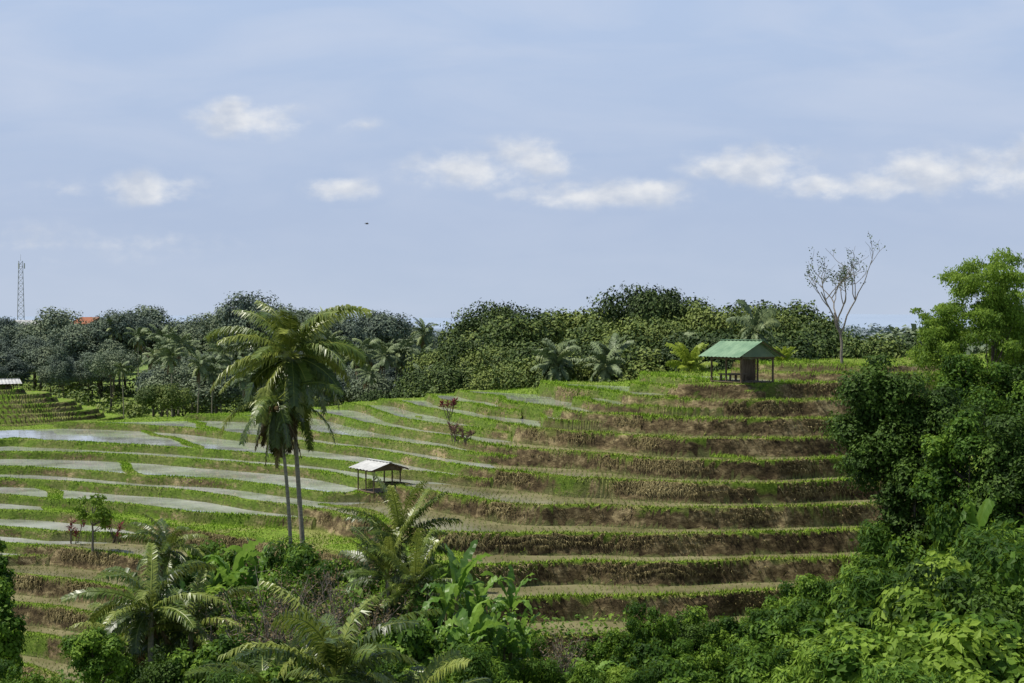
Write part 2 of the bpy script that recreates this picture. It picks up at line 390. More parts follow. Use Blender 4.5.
# ------------------------------------------------------------------ grass + rice
def blades(mb, P, h, w, lean, tint, k=1):
    n = len(P); an = rng.random(n) * 2 * math.pi
    sd = np.stack([np.cos(an), np.sin(an), np.zeros(n)], -1) * (w / 2)[:, None]
    la = rng.random(n) * 2 * math.pi
    tip = P + np.stack([np.cos(la) * lean * h, np.sin(la) * lean * h, h], -1)
    V = np.stack([P - sd, P + sd, tip], 1).reshape(-1, 3)
    mb.add(V, np.arange(3 * n).reshape(-1, 3), 0, np.repeat(tint, 3))
inframe = (Sg > -0.4) & (Sg < 0.4)
wgt = np.where((bund > 0.3) & (T > 0.5), 1.0, 0) + np.where(inw & (t > 0.85) & (T > .5), 1.4, 0) + np.where(inw & (T > .5), 0.45 * (1.10 - brown), 0) \
    + np.where(grassy_field & field, 0.35, 0) + np.where((Y > Dc - 1) & (Y < Dc + 8), 0.5, 0) + np.where((T2 > 0.5) & (bund > .3), 0.4, 0)
wgt = wgt * inframe * (Y > 52) * (Y < 170) * (1 - hutpad)
wgt = wgt * np.where(Y > 128, 2.5, np.where(Y > 100, 1.3, 1.0))
pr = wgt.ravel() / wgt.sum()
NB = 230000
idx = rng.choice(len(pr), NB, p=pr)
Pb = np.stack([X.ravel()[idx], Y.ravel()[idx], Z.ravel()[idx] - 0.02], -1) + np.c_[rng.normal(0, .03, (NB, 2)), np.zeros(NB)]
wmi = wm.ravel()[idx]
h = (0.05 + 0.01 * wmi) + (0.07 + 0.08 * wmi) * rng.random(NB) ** 1.6
patch = fbm(Pb[:, 0] / 3, Pb[:, 1] / 3, 2, 90)
h *= 1 + patch
br = brown.ravel()[idx]; iw = inw.ravel()[idx]
tint = np.clip(0.92 + 0.7 * patch - 0.50 * br * rng.random(NB) - 0.45 * iw * br + rng.normal(0, 0.12, NB), 0, 1)
mb = MB(); blades(mb, Pb, h, 0.05 + 0.04 * rng.random(NB), 0.7, tint)
g = obj('grass', mb.mesh('grass', [M_grass])); setp(g, 'tufts of bright green and dry grass along terrace edges', 'grass', kind='stuff')
pn = fbm(X / 4, Y / 2, 2, 33)
w2 = (inw & (tt > .45) & (T > .5) & (dh > .5)) * np.clip(.08 + 2.0 * pn, 0.02, 1) * np.clip(brown, .1, 1) * inframe * (1 - hutpad)
pr2 = w2.ravel() / w2.sum(); NH = 34000
idx = rng.choice(len(pr2), NH, p=pr2)
gxn = -(Hx / np.hypot(Hx, Hy)).ravel()[idx]; gyn = -(Hy / np.hypot(Hx, Hy)).ravel()[idx]
Pb = np.stack([X.ravel()[idx], Y.ravel()[idx], Z.ravel()[idx] + .01], -1) + np.c_[rng.normal(0, .03, (NH, 2)), np.zeros(NH)]
out_ = rng.uniform(.02, .11, NH); drp = rng.uniform(.05, .30, NH)
side = np.stack([-gyn, gxn, np.zeros(NH)], -1) * rng.uniform(.015, .035, NH)[:, None]
mid = Pb + np.stack([gxn * out_, gyn * out_, rng.uniform(-.06, .04, NH)], -1) + side * rng.normal(0, 2.5, NH)[:, None]
tip = mid + np.stack([gxn * .03, gyn * .03, -drp], -1) + side * rng.normal(0, 4, NH)[:, None]
V = np.stack([Pb - side, Pb + side, mid + side * .8, mid - side * .8, tip], 1).reshape(-1, 3)
base = np.arange(NH)[:, None] * 5
mb = MB(); mb.add(V, base + np.array([[0, 1, 2, 3]]), 0, np.repeat(np.clip(.40 + .9 * pn.ravel()[idx] + rng.normal(0, .25, NH), 0, 1), 5))
mb.f.append((base + np.array([[3, 2, 4]]), 0))
g = obj('dry_grass', mb.mesh('dry_grass', [M_dryg])); setp(g, 'straw-coloured dead grass hanging over the earth walls', 'dry grass', kind='stuff')
xs = np.arange(-54, 42, 0.28); ys = np.arange(56, 124, 0.25)
gx, gy = np.meshgrid(xs, ys); gx = gx.ravel() + 0.25 * np.sin(gy.ravel() / 3); gy = gy.ravel() + 0.5 * np.sin(gx / 6)
gx = gx + rng.normal(0, .03, len(gx)); gy = gy + rng.normal(0, .03, len(gy))
i, j = gi(gx, gy); ok = crop[i, j] & inframe[i, j]
dt = drytread[i, j].astype(float)
fk = fkg[i, j]
dens = np.where(dt > 0.5, 0.7, np.where(fk < .5, 0.03, np.where(fk < .75, .22, .5)))
dens = dens * (1 + 0.9 * fbm(gx / 4, gy / 4, 2, 31))
ok &= rng.random(len(gx)) < dens
gx, gy, i, j, dt = gx[ok], gy[ok], i[ok], j[ok], dt[ok]
lv = lev[i, j]
mb = MB()
for k in range(3):
    n_ = len(gx)
    P3 = np.stack([gx + rng.normal(0, .03, n_), gy + rng.normal(0, .03, n_), lv], -1)
    blades(mb, P3, (0.05 + 0.04 * dt + 0.05 * rng.random(n_)), np.full(n_, 0.03) + .01 * dt, 0.5, np.clip(rng.normal(.5, .25, n_), 0, 1))
g = obj('rice_seedlings', mb.mesh('rice_seedlings', [M_rice])); setp(g, 'rows of young green rice seedlings standing in paddies', 'rice plants', kind='stuff')

# ------------------------------------------------------------------ trees
def leafq(mb, c, ax, nr, L, W, mat, tint):
    sd = nrm(np.cross(ax, nr)); n = len(c)
    L = L[:, None]; W = W[:, None]
    V = np.stack([c, c + ax * L * .45 + sd * W * .5 + nr * W * .12, c + ax * L, c + ax * L * .45 - sd * W * .5 + nr * W * .12], 1).reshape(-1, 3)
    mb.add(V, np.arange(4 * n).reshape(-1, 4), mat, np.repeat(tint, 4))
def clump_leaves(mb, r, C, R, n, L, W, flat=0.8, mat=0, ct=0.5, hang=0.0):
    d = nrm(r.normal(size=(n, 3)))
    d[:, 2] = np.where((d[:, 2] < -0.3) & (r.random(n) < 0.6), -d[:, 2], d[:, 2])
    rad = R * (0.55 + 0.55 * r.random(n) ** 0.7)
    lump = 1 + 0.28 * np.sin(d[:, 0] * 5 + C[0] * 7) * np.sin(d[:, 1] * 5 + C[1] * 5) + 0.2 * np.sin(d[:, 2] * 7 + C[2])
    P = np.array(C) + d * (rad * lump)[:, None] * np.array([1, 1, flat])
    nr = nrm(d + r.normal(0, 0.40, (n, 3)) + np.array([0, 0, 0.35]))
    ax = nrm(np.cross(nr, r.normal(size=(n, 3)))); ax = nrm(ax + np.array([0, 0, -0.25 - hang]))
    s = 0.6 + 0.8 * r.random(n)
    leafq(mb, P, ax, nr, L * s, W * s, mat, np.clip(ct + r.normal(0, .18, n), 0, 1))
def build_tree(seed, R, Hc, H, nc, nl, L, W, tr, leaf, bark, clump=(.26, .42), flat=.8, inner=.55, hang=0, lean=(0, 0), limbs=9, down=0.0, taper=0.0):
    r = np.random.default_rng(seed)
    zc = H - Hc / 2
    cl = []
    for k in range(nc):
        rc = R * r.uniform(*clump)
        for _ in range(12):
            d = nrm(r.normal(size=3)); f = r.uniform(inner, 1.0)
            if d[2] > -0.75 + down: break
        c = np.array([lean[0], lean[1], zc]) + d * f * np.array([max(R - rc * .8, .1), max(R - rc * .8, .1), max(Hc / 2 - rc * flat * .8, .1)])
        c[:2] += r.normal(0, .06 * R, 2)
        cl.append((c, rc))
    tot = sum(x[1] ** 2 for x in cl)
    mc = MB()
    for c, rc in cl:
        clump_leaves(mc, r, c, rc, max(20, int(nl * rc ** 2 / tot)), L, W, flat, 0, r.uniform(.15, .85), hang)
    mt = MB()
    nseg = 7; hh = H - Hc * 0.45
    tp = np.array([[lean[0] * (k / nseg) ** 1.5 + r.normal(0, .04) * tr * 3, lean[1] * (k / nseg) ** 1.5 + r.normal(0, .04) * tr * 3, hh * k / nseg - (0.3 if k == 0 else 0)] for k in range(nseg + 1)])
    mt.tube(tp, [tr * (1.25 if k == 0 else 1 - 0.6 * k / nseg) for k in range(nseg + 1)], 8)
    for c, rc in cl[:limbs]:
        kk = r.integers(4, nseg + 1); s0 = tp[kk]
        if c[2] < s0[2]: s0 = tp[max(2, kk - 2)]
        midp = (s0 + c) / 2 + np.array([0, 0, -0.08 * np.linalg.norm(c - s0)])
        pts = [s0 * (1 - u) ** 2 + 2 * midp * u * (1 - u) + c * u * u for u in np.linspace(0, 1, 6)]
        mt.tube(pts, np.linspace(tr * .4, tr * .08, 6), 5)
    return mt.mesh('trunk', [bark], True), mc.mesh('crown', [leaf])
def place(kind, name, loc, sc, rz, label, cat, group=None):
    e = obj(name, None, None, loc, rz, sc); e.empty_display_size = 0.5
    setp(e, label, cat, group)
    a_ = obj('trunk', kind[0], e); b_ = obj('crown', kind[1], e)
    return e

kinds = []
specs = [(101, 4.6, 7.5, 10, .26, .42), (102, 3.6, 7.5, 11, .3, .45), (103, 5.5, 6.5, 10, .2, .34), (104, 2.9, 8.5, 12, .3, .5), (105, 4.5, 8.5, 11, .2, .36), (106, 5.2, 6.0, 11, .24, .38), (107, 3.4, 6, 9, .34, .5), (108, 2.4, 5, 11, .3, .5)]
for sd, R, Hc, HH, c0, c1 in specs:
    kinds.append((build_tree(sd, R, Hc, HH, 36, 14000, 0.29, 0.19, 0.25, M_forest, M_bark, clump=(c0, c1)), HH, R))
def remat(k, mleaf):
    c_ = k[1].copy(); c_.materials[0] = mleaf; return (k[0], c_)
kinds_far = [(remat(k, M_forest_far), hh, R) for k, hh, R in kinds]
NK = len(kinds)

# palm builder
def frond(mb, org, az, el0, Ln, droop, nl, ll, tint, r, mat=0, width=0.045, vee=0.2):
    ns = 14; pts = [np.array(org, float)]; el = el0
    dirs = []; bend = r.normal(0, .25)
    for k in range(ns):
        e = max(el0 - droop * ((k + 0.5) / ns) ** 1.3, -1.5)
        az_ = az + bend * (k / ns) ** 2
        d = np.array([math.cos(az_) * math.cos(e), math.sin(az_) * math.cos(e), math.sin(e)]); dirs.append(d)
        pts.append(pts[-1] + d * Ln / ns)
    dirs.append(dirs[-1]); pts = np.array(pts); dirs = np.array(dirs)
    mb.tube(pts, np.linspace(0.035, 0.008, ns + 1), 3, mat, 0.9, cap=False)
    s = np.linspace(0.14, 0.99, nl); fi = s * ns
    Pp = np.stack([np.interp(fi, np.arange(ns + 1), pts[:, q_]) for q_ in range(3)], -1)
    Dd = nrm(np.stack([np.interp(fi, np.arange(ns + 1), dirs[:, q_]) for q_ in range(3)], -1))
    side = np.array([-math.sin(az), math.cos(az), 0.0])
    tw_ = r.normal(0, 0.45)
    upv = nrm(np.cross(side, Dd)); upv = np.where(upv[:, 2:3] < -0.5, -upv, upv)
    side2 = nrm(side * math.cos(tw_) + upv * math.sin(tw_))
    prof = ll * (0.35 + 0.65 * np.sin(np.pi * np.clip(s * 0.86 + 0.12, 0, 1)) ** 0.7)
    for sg in (-1, 1):
        n_ = nl; L_ = prof * r.uniform(0.75, 1.12, n_)
        d1 = nrm(sg * side2 + Dd * 0.6 + upv * vee * r.uniform(-0.2, 1.2, n_)[:, None] + r.normal(0, .12, (n_, 3)))
        d2 = nrm(d1 + np.array([0, 0, -1.0]) * r.uniform(0.6, 2.0, n_)[:, None])
        b_ = Pp; m_ = b_ + d1 * (L_ * .45)[:, None]; t_ = m_ + d2 * (L_ * .55)[:, None]
        w_ = Dd * width / 2
        V = np.stack([b_ - w_, b_ + w_, m_ + w_ * 1.2, m_ - w_ * 1.2, t_], 1).reshape(-1, 3)
        base = np.arange(n_)[:, None] * 5
        tn_ = np.repeat(np.clip(tint + r.normal(0, .1, n_), 0, 1), 5)
        mb.add(V, np.concatenate([base + np.array([[0, 1, 2, 3]])]), mat, tn_)
        mb.f.append((base + np.array([[3, 2, 4]]) + mb.n - len(V), mat))
def build_palm(seed, H, Ln, nf, lean=(0, 0), tr=0.16, nl=46, ll=0.7, width=0.045, dry=5, els=(-0.7, 1.35), mats=None, droop=(0.9, 1.6), coco=True, vee=.2, bow=0.0):
    r = np.random.default_rng(seed); mats = mats or [M_palm, M_palmdry]
    mt = MB(); ns = 16
    tp = np.array([[lean[0] * (k / ns) ** 1.4 + bow * math.sin(math.pi * k / ns), lean[1] * (k / ns) ** 1.4, H * k / ns - (0.3 if k == 0 else 0)] for k in range(ns + 1)])
    rr = [tr * (1.5 if k == 0 else 1 - 0.35 * k / ns) * (1 + 0.05 * (k % 2)) for k in range(ns + 1)]
    mt.tube(tp, rr, 9)
    mc = MB(); top = tp[-1]
    for k in range(nf):
        f = (k + 0.5) / nf
        el = els[1] - (els[1] - els[0]) * f ** 1.0 + r.normal(0, .1)
        az = k * 2.39996 + r.normal(0, .3)
        frond(mc, top + np.array([0, 0, 0.15 * (1 - f)]), az, el, Ln * r.uniform(.8, 1.1) * (0.75 + 0.25 * math.sin(math.pi * min(1, f + .25))), r.uniform(*droop) * (1 - 0.3 * f), nl, ll, r.uniform(.05, .95), r, 0, width, vee)
    for k in range(dry):
        frond(mc, top - np.array([0, 0, 0.2]), r.uniform(0, 6.28), r.uniform(-1.3, -.8), Ln * r.uniform(.6, .85), 0.5, nl, ll * .6, r.uniform(.2, .8), r, 1, width)
    if coco:
        for k in range(9):
            an = r.uniform(0, 6.28); c = top + np.array([math.cos(an) * .28, math.sin(an) * .28, -0.25 - r.random() * .3])
            th = np.linspace(0, math.pi, 5); V = []; 
            for t_ in th:
                for p_ in np.linspace(0, 2 * math.pi, 6, endpoint=False):
                    V.append(c + 0.13 * np.array([math.sin(t_) * math.cos(p_), math.sin(t_) * math.sin(p_), 1.2 * math.cos(t_)]))
            fs_ = [[a_ * 6 + b_, a_ * 6 + (b_ + 1) % 6, (a_ + 1) * 6 + (b_ + 1) % 6, (a_ + 1) * 6 + b_] for a_ in range(4) for b_ in range(6)]
            mc.add(V, fs_, 1, 0.35)
    return mt.mesh('trunk', [M_palmbark], True), mc.mesh('crown', mats)

# main coconut palms
d = 62.0; x0 = ux(307, d); zg = float(gz(x0, d)); top = zt(358, d)
pk = build_palm(217, top - zg, 4.2, 46, lean=(ux(290, d) - x0, 0.3), tr=0.12, nl=74, ll=0.78, width=0.062, dry=8, els=(-1.15, 1.35), droop=(1.0, 1.7), vee=.12, bow=-.12)
place(pk, 'coconut_palm', (x0, d, zg), 1, 0, 'tall coconut palm with arching fronds and slender grey trunk', 'palm tree')
d = 61.0; x0 = ux(291, d); zg = float(gz(x0, d)); top = zt(402, d)
pk = build_palm(202, top - zg, 3.2, 16, lean=(ux(279, d) - x0, -0.3), tr=0.095, nl=54, ll=0.6, width=0.05, dry=12, els=(-1.3, .6), droop=(1.0, 1.7), vee=.1, bow=.1)
place(pk, 'coconut_palm', (x0, d, zg), 1, 0, 'shorter coconut palm with drooping dark fronds beside taller one', 'palm tree')

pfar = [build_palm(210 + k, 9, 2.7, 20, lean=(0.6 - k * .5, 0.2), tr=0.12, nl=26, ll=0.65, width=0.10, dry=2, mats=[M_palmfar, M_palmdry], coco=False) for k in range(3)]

G_f = 'trees of the wooded valley beyond the terraces'
LAB = ['round-crowned broadleaf tree in the wooded valley', 'tall dark green broadleaf tree in the wood', 'spreading leafy tree on the valley edge']
line = [(470, 318, 175), (497, 303, 170), (520, 318, 160), (545, 310, 175), (572, 309, 175), (600, 324, 160), (612, 309, 185), (640, 287, 175), (664, 293, 180), (686, 298, 172),
        (655, 318, 145), (715, 310, 165), (738, 303, 175), (765, 307, 170), (790, 305, 175), (812, 317, 165), (700, 330, 138), (625, 335, 140), (480, 338, 150), (505, 345, 145), (540, 345, 142),
        (575, 340, 140), (600, 348, 135), (455, 345, 158), (430, 350, 155), (560, 352, 130), (450, 364, 145), (420, 366, 148), (520, 362, 135), (640, 350, 128), (672, 345, 126), (780, 330, 135), (805, 335, 125), (828, 326, 160), (850, 336, 145), (870, 340, 125), (895, 335, 130), (750, 335, 125), (725, 340, 122),
        (255, 293, 215), (235, 308, 225), (275, 307, 210), (212, 315, 230), (300, 309, 215), (322, 321, 225), (345, 320, 215), (372, 311, 230), (398, 323, 240), (60, 308, 240), (35, 322, 250), (5, 318, 260), (100, 321, 230), (125, 311, 225), (150, 308, 235), (180, 319, 240), (85, 324, 225), (415, 332, 300), (440, 336, 320)]
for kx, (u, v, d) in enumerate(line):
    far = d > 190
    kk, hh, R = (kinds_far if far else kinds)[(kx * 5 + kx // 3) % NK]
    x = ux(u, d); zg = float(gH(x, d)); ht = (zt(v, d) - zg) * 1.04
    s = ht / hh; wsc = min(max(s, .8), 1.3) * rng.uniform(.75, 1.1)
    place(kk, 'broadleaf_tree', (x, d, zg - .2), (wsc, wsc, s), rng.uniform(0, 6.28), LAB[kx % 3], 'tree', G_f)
for kx in range(140):
    if kx < 105:
        d = rng.uniform(145, 280); u = rng.uniform(-60, 460)
        vt = np.interp(d, [145, 170, 210, 280], [392, 368, 350, 333]) + rng.uniform(-12, 14)
        if u < 110 and d < 195: d += 50; vt = np.interp(d, [195, 270], [354, 332]) + rng.uniform(-8, 10)
    else:
        d = rng.uniform(128, 200); u = rng.uniform(440, 960); vt = np.interp(d, [128, 200], [362, 332]) + rng.uniform(-5, 14)
        if u < 600: d = max(d, 140)
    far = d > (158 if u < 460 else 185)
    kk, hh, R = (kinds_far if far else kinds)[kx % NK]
    x = ux(u, d); zg = float(gH(x, d)); ht = max(zt(vt, d) - zg, 3.0); s = ht / hh
    wsc = s * rng.uniform(.8, 1.2)
    place(kk, 'broadleaf_tree', (x, d, zg - .2), (wsc, wsc, s), rng.uniform(0, 6.28), LAB[kx % 3], 'tree', G_f)
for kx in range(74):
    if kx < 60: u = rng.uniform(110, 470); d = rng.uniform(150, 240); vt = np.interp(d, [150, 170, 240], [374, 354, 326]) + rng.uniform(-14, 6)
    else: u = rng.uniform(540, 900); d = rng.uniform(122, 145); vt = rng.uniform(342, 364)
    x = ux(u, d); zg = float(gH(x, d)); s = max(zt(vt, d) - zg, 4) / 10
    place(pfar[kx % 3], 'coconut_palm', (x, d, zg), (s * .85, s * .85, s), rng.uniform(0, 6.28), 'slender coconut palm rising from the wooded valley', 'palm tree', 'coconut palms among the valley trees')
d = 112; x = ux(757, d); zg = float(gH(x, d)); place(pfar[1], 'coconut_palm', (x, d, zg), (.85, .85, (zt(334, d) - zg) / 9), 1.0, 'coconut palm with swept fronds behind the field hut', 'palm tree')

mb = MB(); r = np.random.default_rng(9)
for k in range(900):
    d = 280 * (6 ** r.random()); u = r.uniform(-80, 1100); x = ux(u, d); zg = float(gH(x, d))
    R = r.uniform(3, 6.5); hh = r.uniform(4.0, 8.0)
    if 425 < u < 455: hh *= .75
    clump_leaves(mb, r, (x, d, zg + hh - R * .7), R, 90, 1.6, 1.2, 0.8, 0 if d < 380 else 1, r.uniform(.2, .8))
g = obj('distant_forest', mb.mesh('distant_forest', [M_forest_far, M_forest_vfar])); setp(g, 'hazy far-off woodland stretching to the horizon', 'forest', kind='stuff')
mb = MB()
for k in range(700):
    d = r.uniform(108, 235); u = r.uniform(-80, 1100); x = ux(u, d); zg = float(gH(x, d))
    i_, j_ = gi(x, d)
    if d < Dc[i_, j_] + 9 or bumpF[i_, j_] > 0.12: continue
    R = r.uniform(1.0, 2.4); clump_leaves(mb, r, (x, d, zg + R * .5), R, 150, .45, .3, .8, 0, r.uniform(.2, .9))
g = obj('understorey', mb.mesh('understorey', [M_forest])); setp(g, 'tangled green understorey covering the wooded valley', 'undergrowth', kind='stuff')

M_hill = noisemat('haze_tinted_hill', (0.27, 0.34, 0.45), (0.30, 0.37, 0.48), .002, 1, 0)  # base colour is the blue of the haze, painted on the hills
mb = MB(); xs = np.linspace(-6000, 8000, 160); D = 9000
hz_ = 45 + 50 * np.clip(fbm(xs / 1800, xs * 0 + 3, 4, 5) + .45, 0, 2) * np.exp(-((xs - 600) / 3200) ** 2)
prof = [(-1500, -40, 0.0), (-700, 0, .55), (0, 0, 1.0), (900, -40, 0.2)]
V = []
for dy, zz, f in prof:
    for x_, h_ in zip(xs, hz_): V.append((x_, D + dy, -30 + zz * .3 + f * (h_ + 30) + 4 * vnoise(x_ / 200, dy / 300, 2)))
n_ = len(xs); mb.add(V, [[a_ * n_ + b_, a_ * n_ + b_ + 1, (a_ + 1) * n_ + b_ + 1, (a_ + 1) * n_ + b_] for a_ in range(3) for b_ in range(n_ - 1)])
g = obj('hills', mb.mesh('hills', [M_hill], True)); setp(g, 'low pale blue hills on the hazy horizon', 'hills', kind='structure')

# ---- right-hand hero trees
def hero(u, d, vtop, Rpx, crown_px, seed, leaf, bark, L, W, nc, nl, tr, label, name='broadleaf_tree', cat='tree', base=None, **k):
    x = ux(u, d); zg = float(gz(x, d)) if base is None else base; H_ = zt(vtop, d) - zg
    kd = build_tree(seed, Rpx / F * d, min(crown_px / F * d, H_ * .97), H_, nc, nl, L, W, tr, leaf, bark, **k)
    return place(kd, name, (x, d, zg), 1, 0, label, cat)
hero(888, 61, 342, 53, 180, 301, M_dark, M_bark, .15, .095, 56, 40000, .2, 'dense dark green tree with oval crown at terrace end', clump=(.24, .46))
hero(915, 59, 440, 38, 130, 321, M_dark, M_bark, .15, .095, 30, 14000, .15, 'dark leafy tree filling below the oval crowned tree', clump=(.26, .46))
hero(942, 60, 370, 40, 150, 322, M_dark, M_bark, .15, .095, 34, 17000, .15, 'dark leafy tree pressed against its neighbours', clump=(.22, .42))
hero(968, 57, 402, 50, 180, 302, M_bush, M_bark, .17, .10, 40, 25000, .2, 'rounded dark leafy tree among valley-side growth', clump=(.2, .42))
hero(1030, 55, 390, 60, 190, 303, M_dark, M_bark, .17, .10, 42, 27000, .2, 'leafy dark green tree at the edge of the gully', clump=(.2, .42))
hero(988, 68, 246, 66, 130, 304, M_light, M_bark, .15, .06, 90, 34000, .10, 'airy light green tree with layered feathery crown', clump=(.10, .22), flat=.7, inner=.05, limbs=14, hang=.8, lean=(.3, 0))
hero(948, 67, 278, 42, 130, 314, M_light, M_bark, .15, .06, 60, 18000, .10, 'slender light green tree with loose drooping crown', clump=(.12, .28), flat=.8, inner=.1, limbs=10, hang=.8, lean=(-.2, 0))
hero(1035, 70, 270, 62, 180, 305, M_light, M_bark, .15, .06, 80, 28000, .10, 'airy light green tree with open branching crown', clump=(.11, .25), flat=.75, inner=.1, limbs=12, hang=.8)
hero(985, 65, 345, 56, 120, 307, M_bush, M_bark, .16, .09, 40, 19000, .14, 'bushy green tree on the terrace shoulder', clump=(.18, .36))
hero(1035, 66, 345, 50, 120, 317, M_dark, M_bark, .16, .09, 34, 16000, .14, 'bushy dark green tree on the terrace shoulder', clump=(.2, .38))
def bare_tree(u, d, vtop, seed):
    r = np.random.default_rng(seed); x = ux(u, d); zg = float(gz(x, d)); H_ = zt(vtop, d) - zg
    mt = MB(); mc = MB()
    def grow(p, dr, L, rad, lv_):
        n_ = 5; pts = [p]; q_ = p.copy(); dd = dr.copy()
        for k in range(n_):
            dd = nrm(dd + r.normal(0, .15, 3) + np.array([0, 0, .05])); q_ = q_ + dd * L / n_; pts.append(q_)
        mt.tube(pts, np.linspace(rad, rad * .6, n_ + 1), 5)
        if lv_ >= 3:
            m_ = r.integers(0, 4)
            for _ in range(m_): 
                c_ = pts[r.integers(2, n_ + 1)] + r.normal(0, .12, 3)
                leafq(mc, c_ + r.normal(0, .1, (6, 3)), nrm(r.normal(size=(6, 3))), nrm(r.normal(size=(6, 3))), np.full(6, .14), np.full(6, .08), 0, np.full(6, r.random()))
        if lv_ < 4:
            nb_c = 4 if lv_ == 0 else 3 if lv_ < 3 else 2
            for kb in range(nb_c):
                if lv_ == 0:
                    an = kb * 1.6 + r.uniform(-.5, .5); nd = nrm(np.array([math.cos(an) * .7, math.sin(an) * .5, r.uniform(.7, 1.2)]))
                else: nd = nrm(dd + r.normal(0, .6, 3) * np.array([1, .8, .4]) + np.array([0, 0, .10]))
                grow(pts[r.integers(3, n_ + 1)], nd, L * (r.uniform(.6, .85) if lv_ == 0 else r.uniform(.5, .75)), rad * .58, lv_ + 1)
    grow(np.array([0., 0, -.2]), nrm(np.array([-.10, 0, 1.])), H_ * .50, .11, 0)
    place((mt.mesh('trunk', [M_barkpale], True), mc.mesh('crown', [M_forest])), 'sparse_tree', (x, d, zg), 1, 0, 'slender nearly leafless tree with forked wispy branches', 'tree')
bare_tree(843, 94, 252, 51)
d = gd(92, 552)
hero(92, d, 484, 24, 52, 310, M_light, M_barkpale, .26, .10, 22, 900, .07, 'small frangipani tree with pale leaves on terrace', name='frangipani_tree', clump=(.12, .22), inner=.4, limbs=22)
hero(-14, 48, 500, 26, 170, 311, M_bush, M_bark, .16, .1, 26, 14000, .12, 'leafy green tree overhanging the terrace edge', clump=(.35, .5))
hero(-6, 44, 575, 30, 130, 312, M_bush, M_bark, .16, .1, 24, 12000, .12, 'green leafy tree beside the terrace slope', clump=(.35, .5))

# ---- shrubs
def build_shrub(seed, R, Hh, nc, nl, L, W, leaf, flat=.8):
    r = np.random.default_rng(seed); mb = MB()
    cl = []
    for k in range(nc):
        rc = R * r.uniform(.15, .36); d_ = nrm(r.normal(size=3)); d_[2] = abs(d_[2]) if r.random() < .8 else d_[2]
        c = np.array([0, 0, Hh * .42]) + d_ * r.uniform(.35, 1.1) * np.array([R - rc * .6, R - rc * .6, max(Hh * .58 - rc * .6, .1)]); cl.append((c, rc))
    tot = sum(q_[1] ** 2 for q_ in cl)
    for c, rc in cl: clump_leaves(mb, r, c, rc, int(nl * rc ** 2 / tot), L, W, flat, 0, r.uniform(.0, 1.0), .2)
    for c, rc in cl[:10]:
        mb.tube([np.array([0, 0, -.2]), np.array([c[0] * .4, c[1] * .4, c[2] * .6]), c], [.05, .035, .015], 5, 1)
    return mb.mesh('shrub', [leaf, M_bark])
SH = [build_shrub(400 + k, 1.9, 3.4, 38, 12500, *lw, m_) for k, (lw, m_) in enumerate([((.15, .09), M_bush), ((.20, .13), M_bush), ((.13, .08), M_dark), ((.22, .12), M_light), ((.16, .10), M_bush), ((.24, .06), M_bush)])]
SL = ['dense green shrub with small leaves in the gully', 'broad-leaved green shrub on the valley slope', 'dark bushy shrub below the terraces', 'bright green leafy shrub below the terraces', 'rounded green shrub on the gully side', 'narrow-leaved green shrub in the gully']
def shrub(u, d, vtop, k, sc=1.0, label=None, g='shrubs filling the gully below the terraces', jit=True):
    x = ux(u, d); zg = float(gz(x, d)); zz = zt(vtop, d); hgt = max(zz - zg, 1.0)
    if rng.random() < .25: k = 5
    elif rng.random() < .08: k = 2
    zs = hgt / 3.4 * (rng.uniform(.82, 1.08) if jit else 1.05); s = min(max(zs * .9, .55), 1.2) * sc
    o_ = obj('shrub', SH[k], None, (x, d, zg - .1), rng.uniform(0, 6.28), (s, s, zs))
    setp(o_, label or SL[k], 'shrub', g)
for (u, d, v, k, s) in [(800, 57, 570, 4, .9), (830, 57, 555, 2, 1.0), (855, 57, 545, 0, 1.0), (885, 58, 548, 2, 1.0), (915, 57, 540, 4, 1.0), (765, 56, 592, 0, .9), (735, 55, 606, 1, .9), (705, 54, 610, 4, .9), (675, 54, 607, 2, .9), (650, 53, 605, 0, .8), (622, 53, 632, 4, .9), (590, 53, 640, 1, .9), (560, 53, 644, 2, .8), (530, 52, 636, 0, .9), (500, 52, 625, 4, .9),
                        (785, 50, 606, 1, 1.0), (820, 50, 585, 0, 1.0), (745, 48, 628, 4, 1.0), (700, 48, 632, 0, 1.0), (660, 47, 640, 1, 1.0), (620, 46, 655, 3, .9), (580, 46, 660, 4, .9), (540, 46, 650, 0, .9), (505, 46, 648, 3, .9), (800, 44, 635, 4, 1.0), (760, 42, 648, 1, .9), (720, 42, 655, 0, .9), (680, 41, 662, 1, .9), (640, 41, 668, 4, .9), (600, 41, 672, 0, .9), (560, 40, 672, 1, .9), (520, 40, 668, 4, .9), (480, 44, 650, 1, .9),
                        (858, 47, 585, 1, 1.0), (890, 48, 570, 0, 1.1), (925, 50, 550, 1, 1.1), (960, 50, 535, 3, 1.1), (1000, 48, 518, 4, 1.2), (1035, 48, 525, 1, 1.2), (860, 42, 615, 3, 1.0), (900, 42, 595, 1, 1.1), (940, 42, 575, 3, 1.1), (985, 41, 560, 1, 1.2), (1025, 41, 555, 0, 1.2), (840, 38, 645, 1, 1.0), (880, 38, 635, 4, 1.1), (925, 37, 618, 1, 1.1), (970, 36, 608, 3, 1.1), (1010, 36, 600, 1, 1.2), (800, 37, 668, 0, 1.0), (860, 34, 678, 2, 1.0), (910, 33, 668, 1, 1.0), (960, 32, 658, 4, 1.0), (1000, 32, 652, 3, 1.0),
                        (980, 60, 490, 2, 1.1), (1010, 58, 480, 0, 1.1), (945, 60, 510, 2, 1.0), (1020, 52, 500, 1, 1.2), (955, 55, 505, 0, 1.0), (885, 59, 525, 2, .9), (910, 59, 515, 0, 1.0)]:
    shrub(u, d, v, k, s)
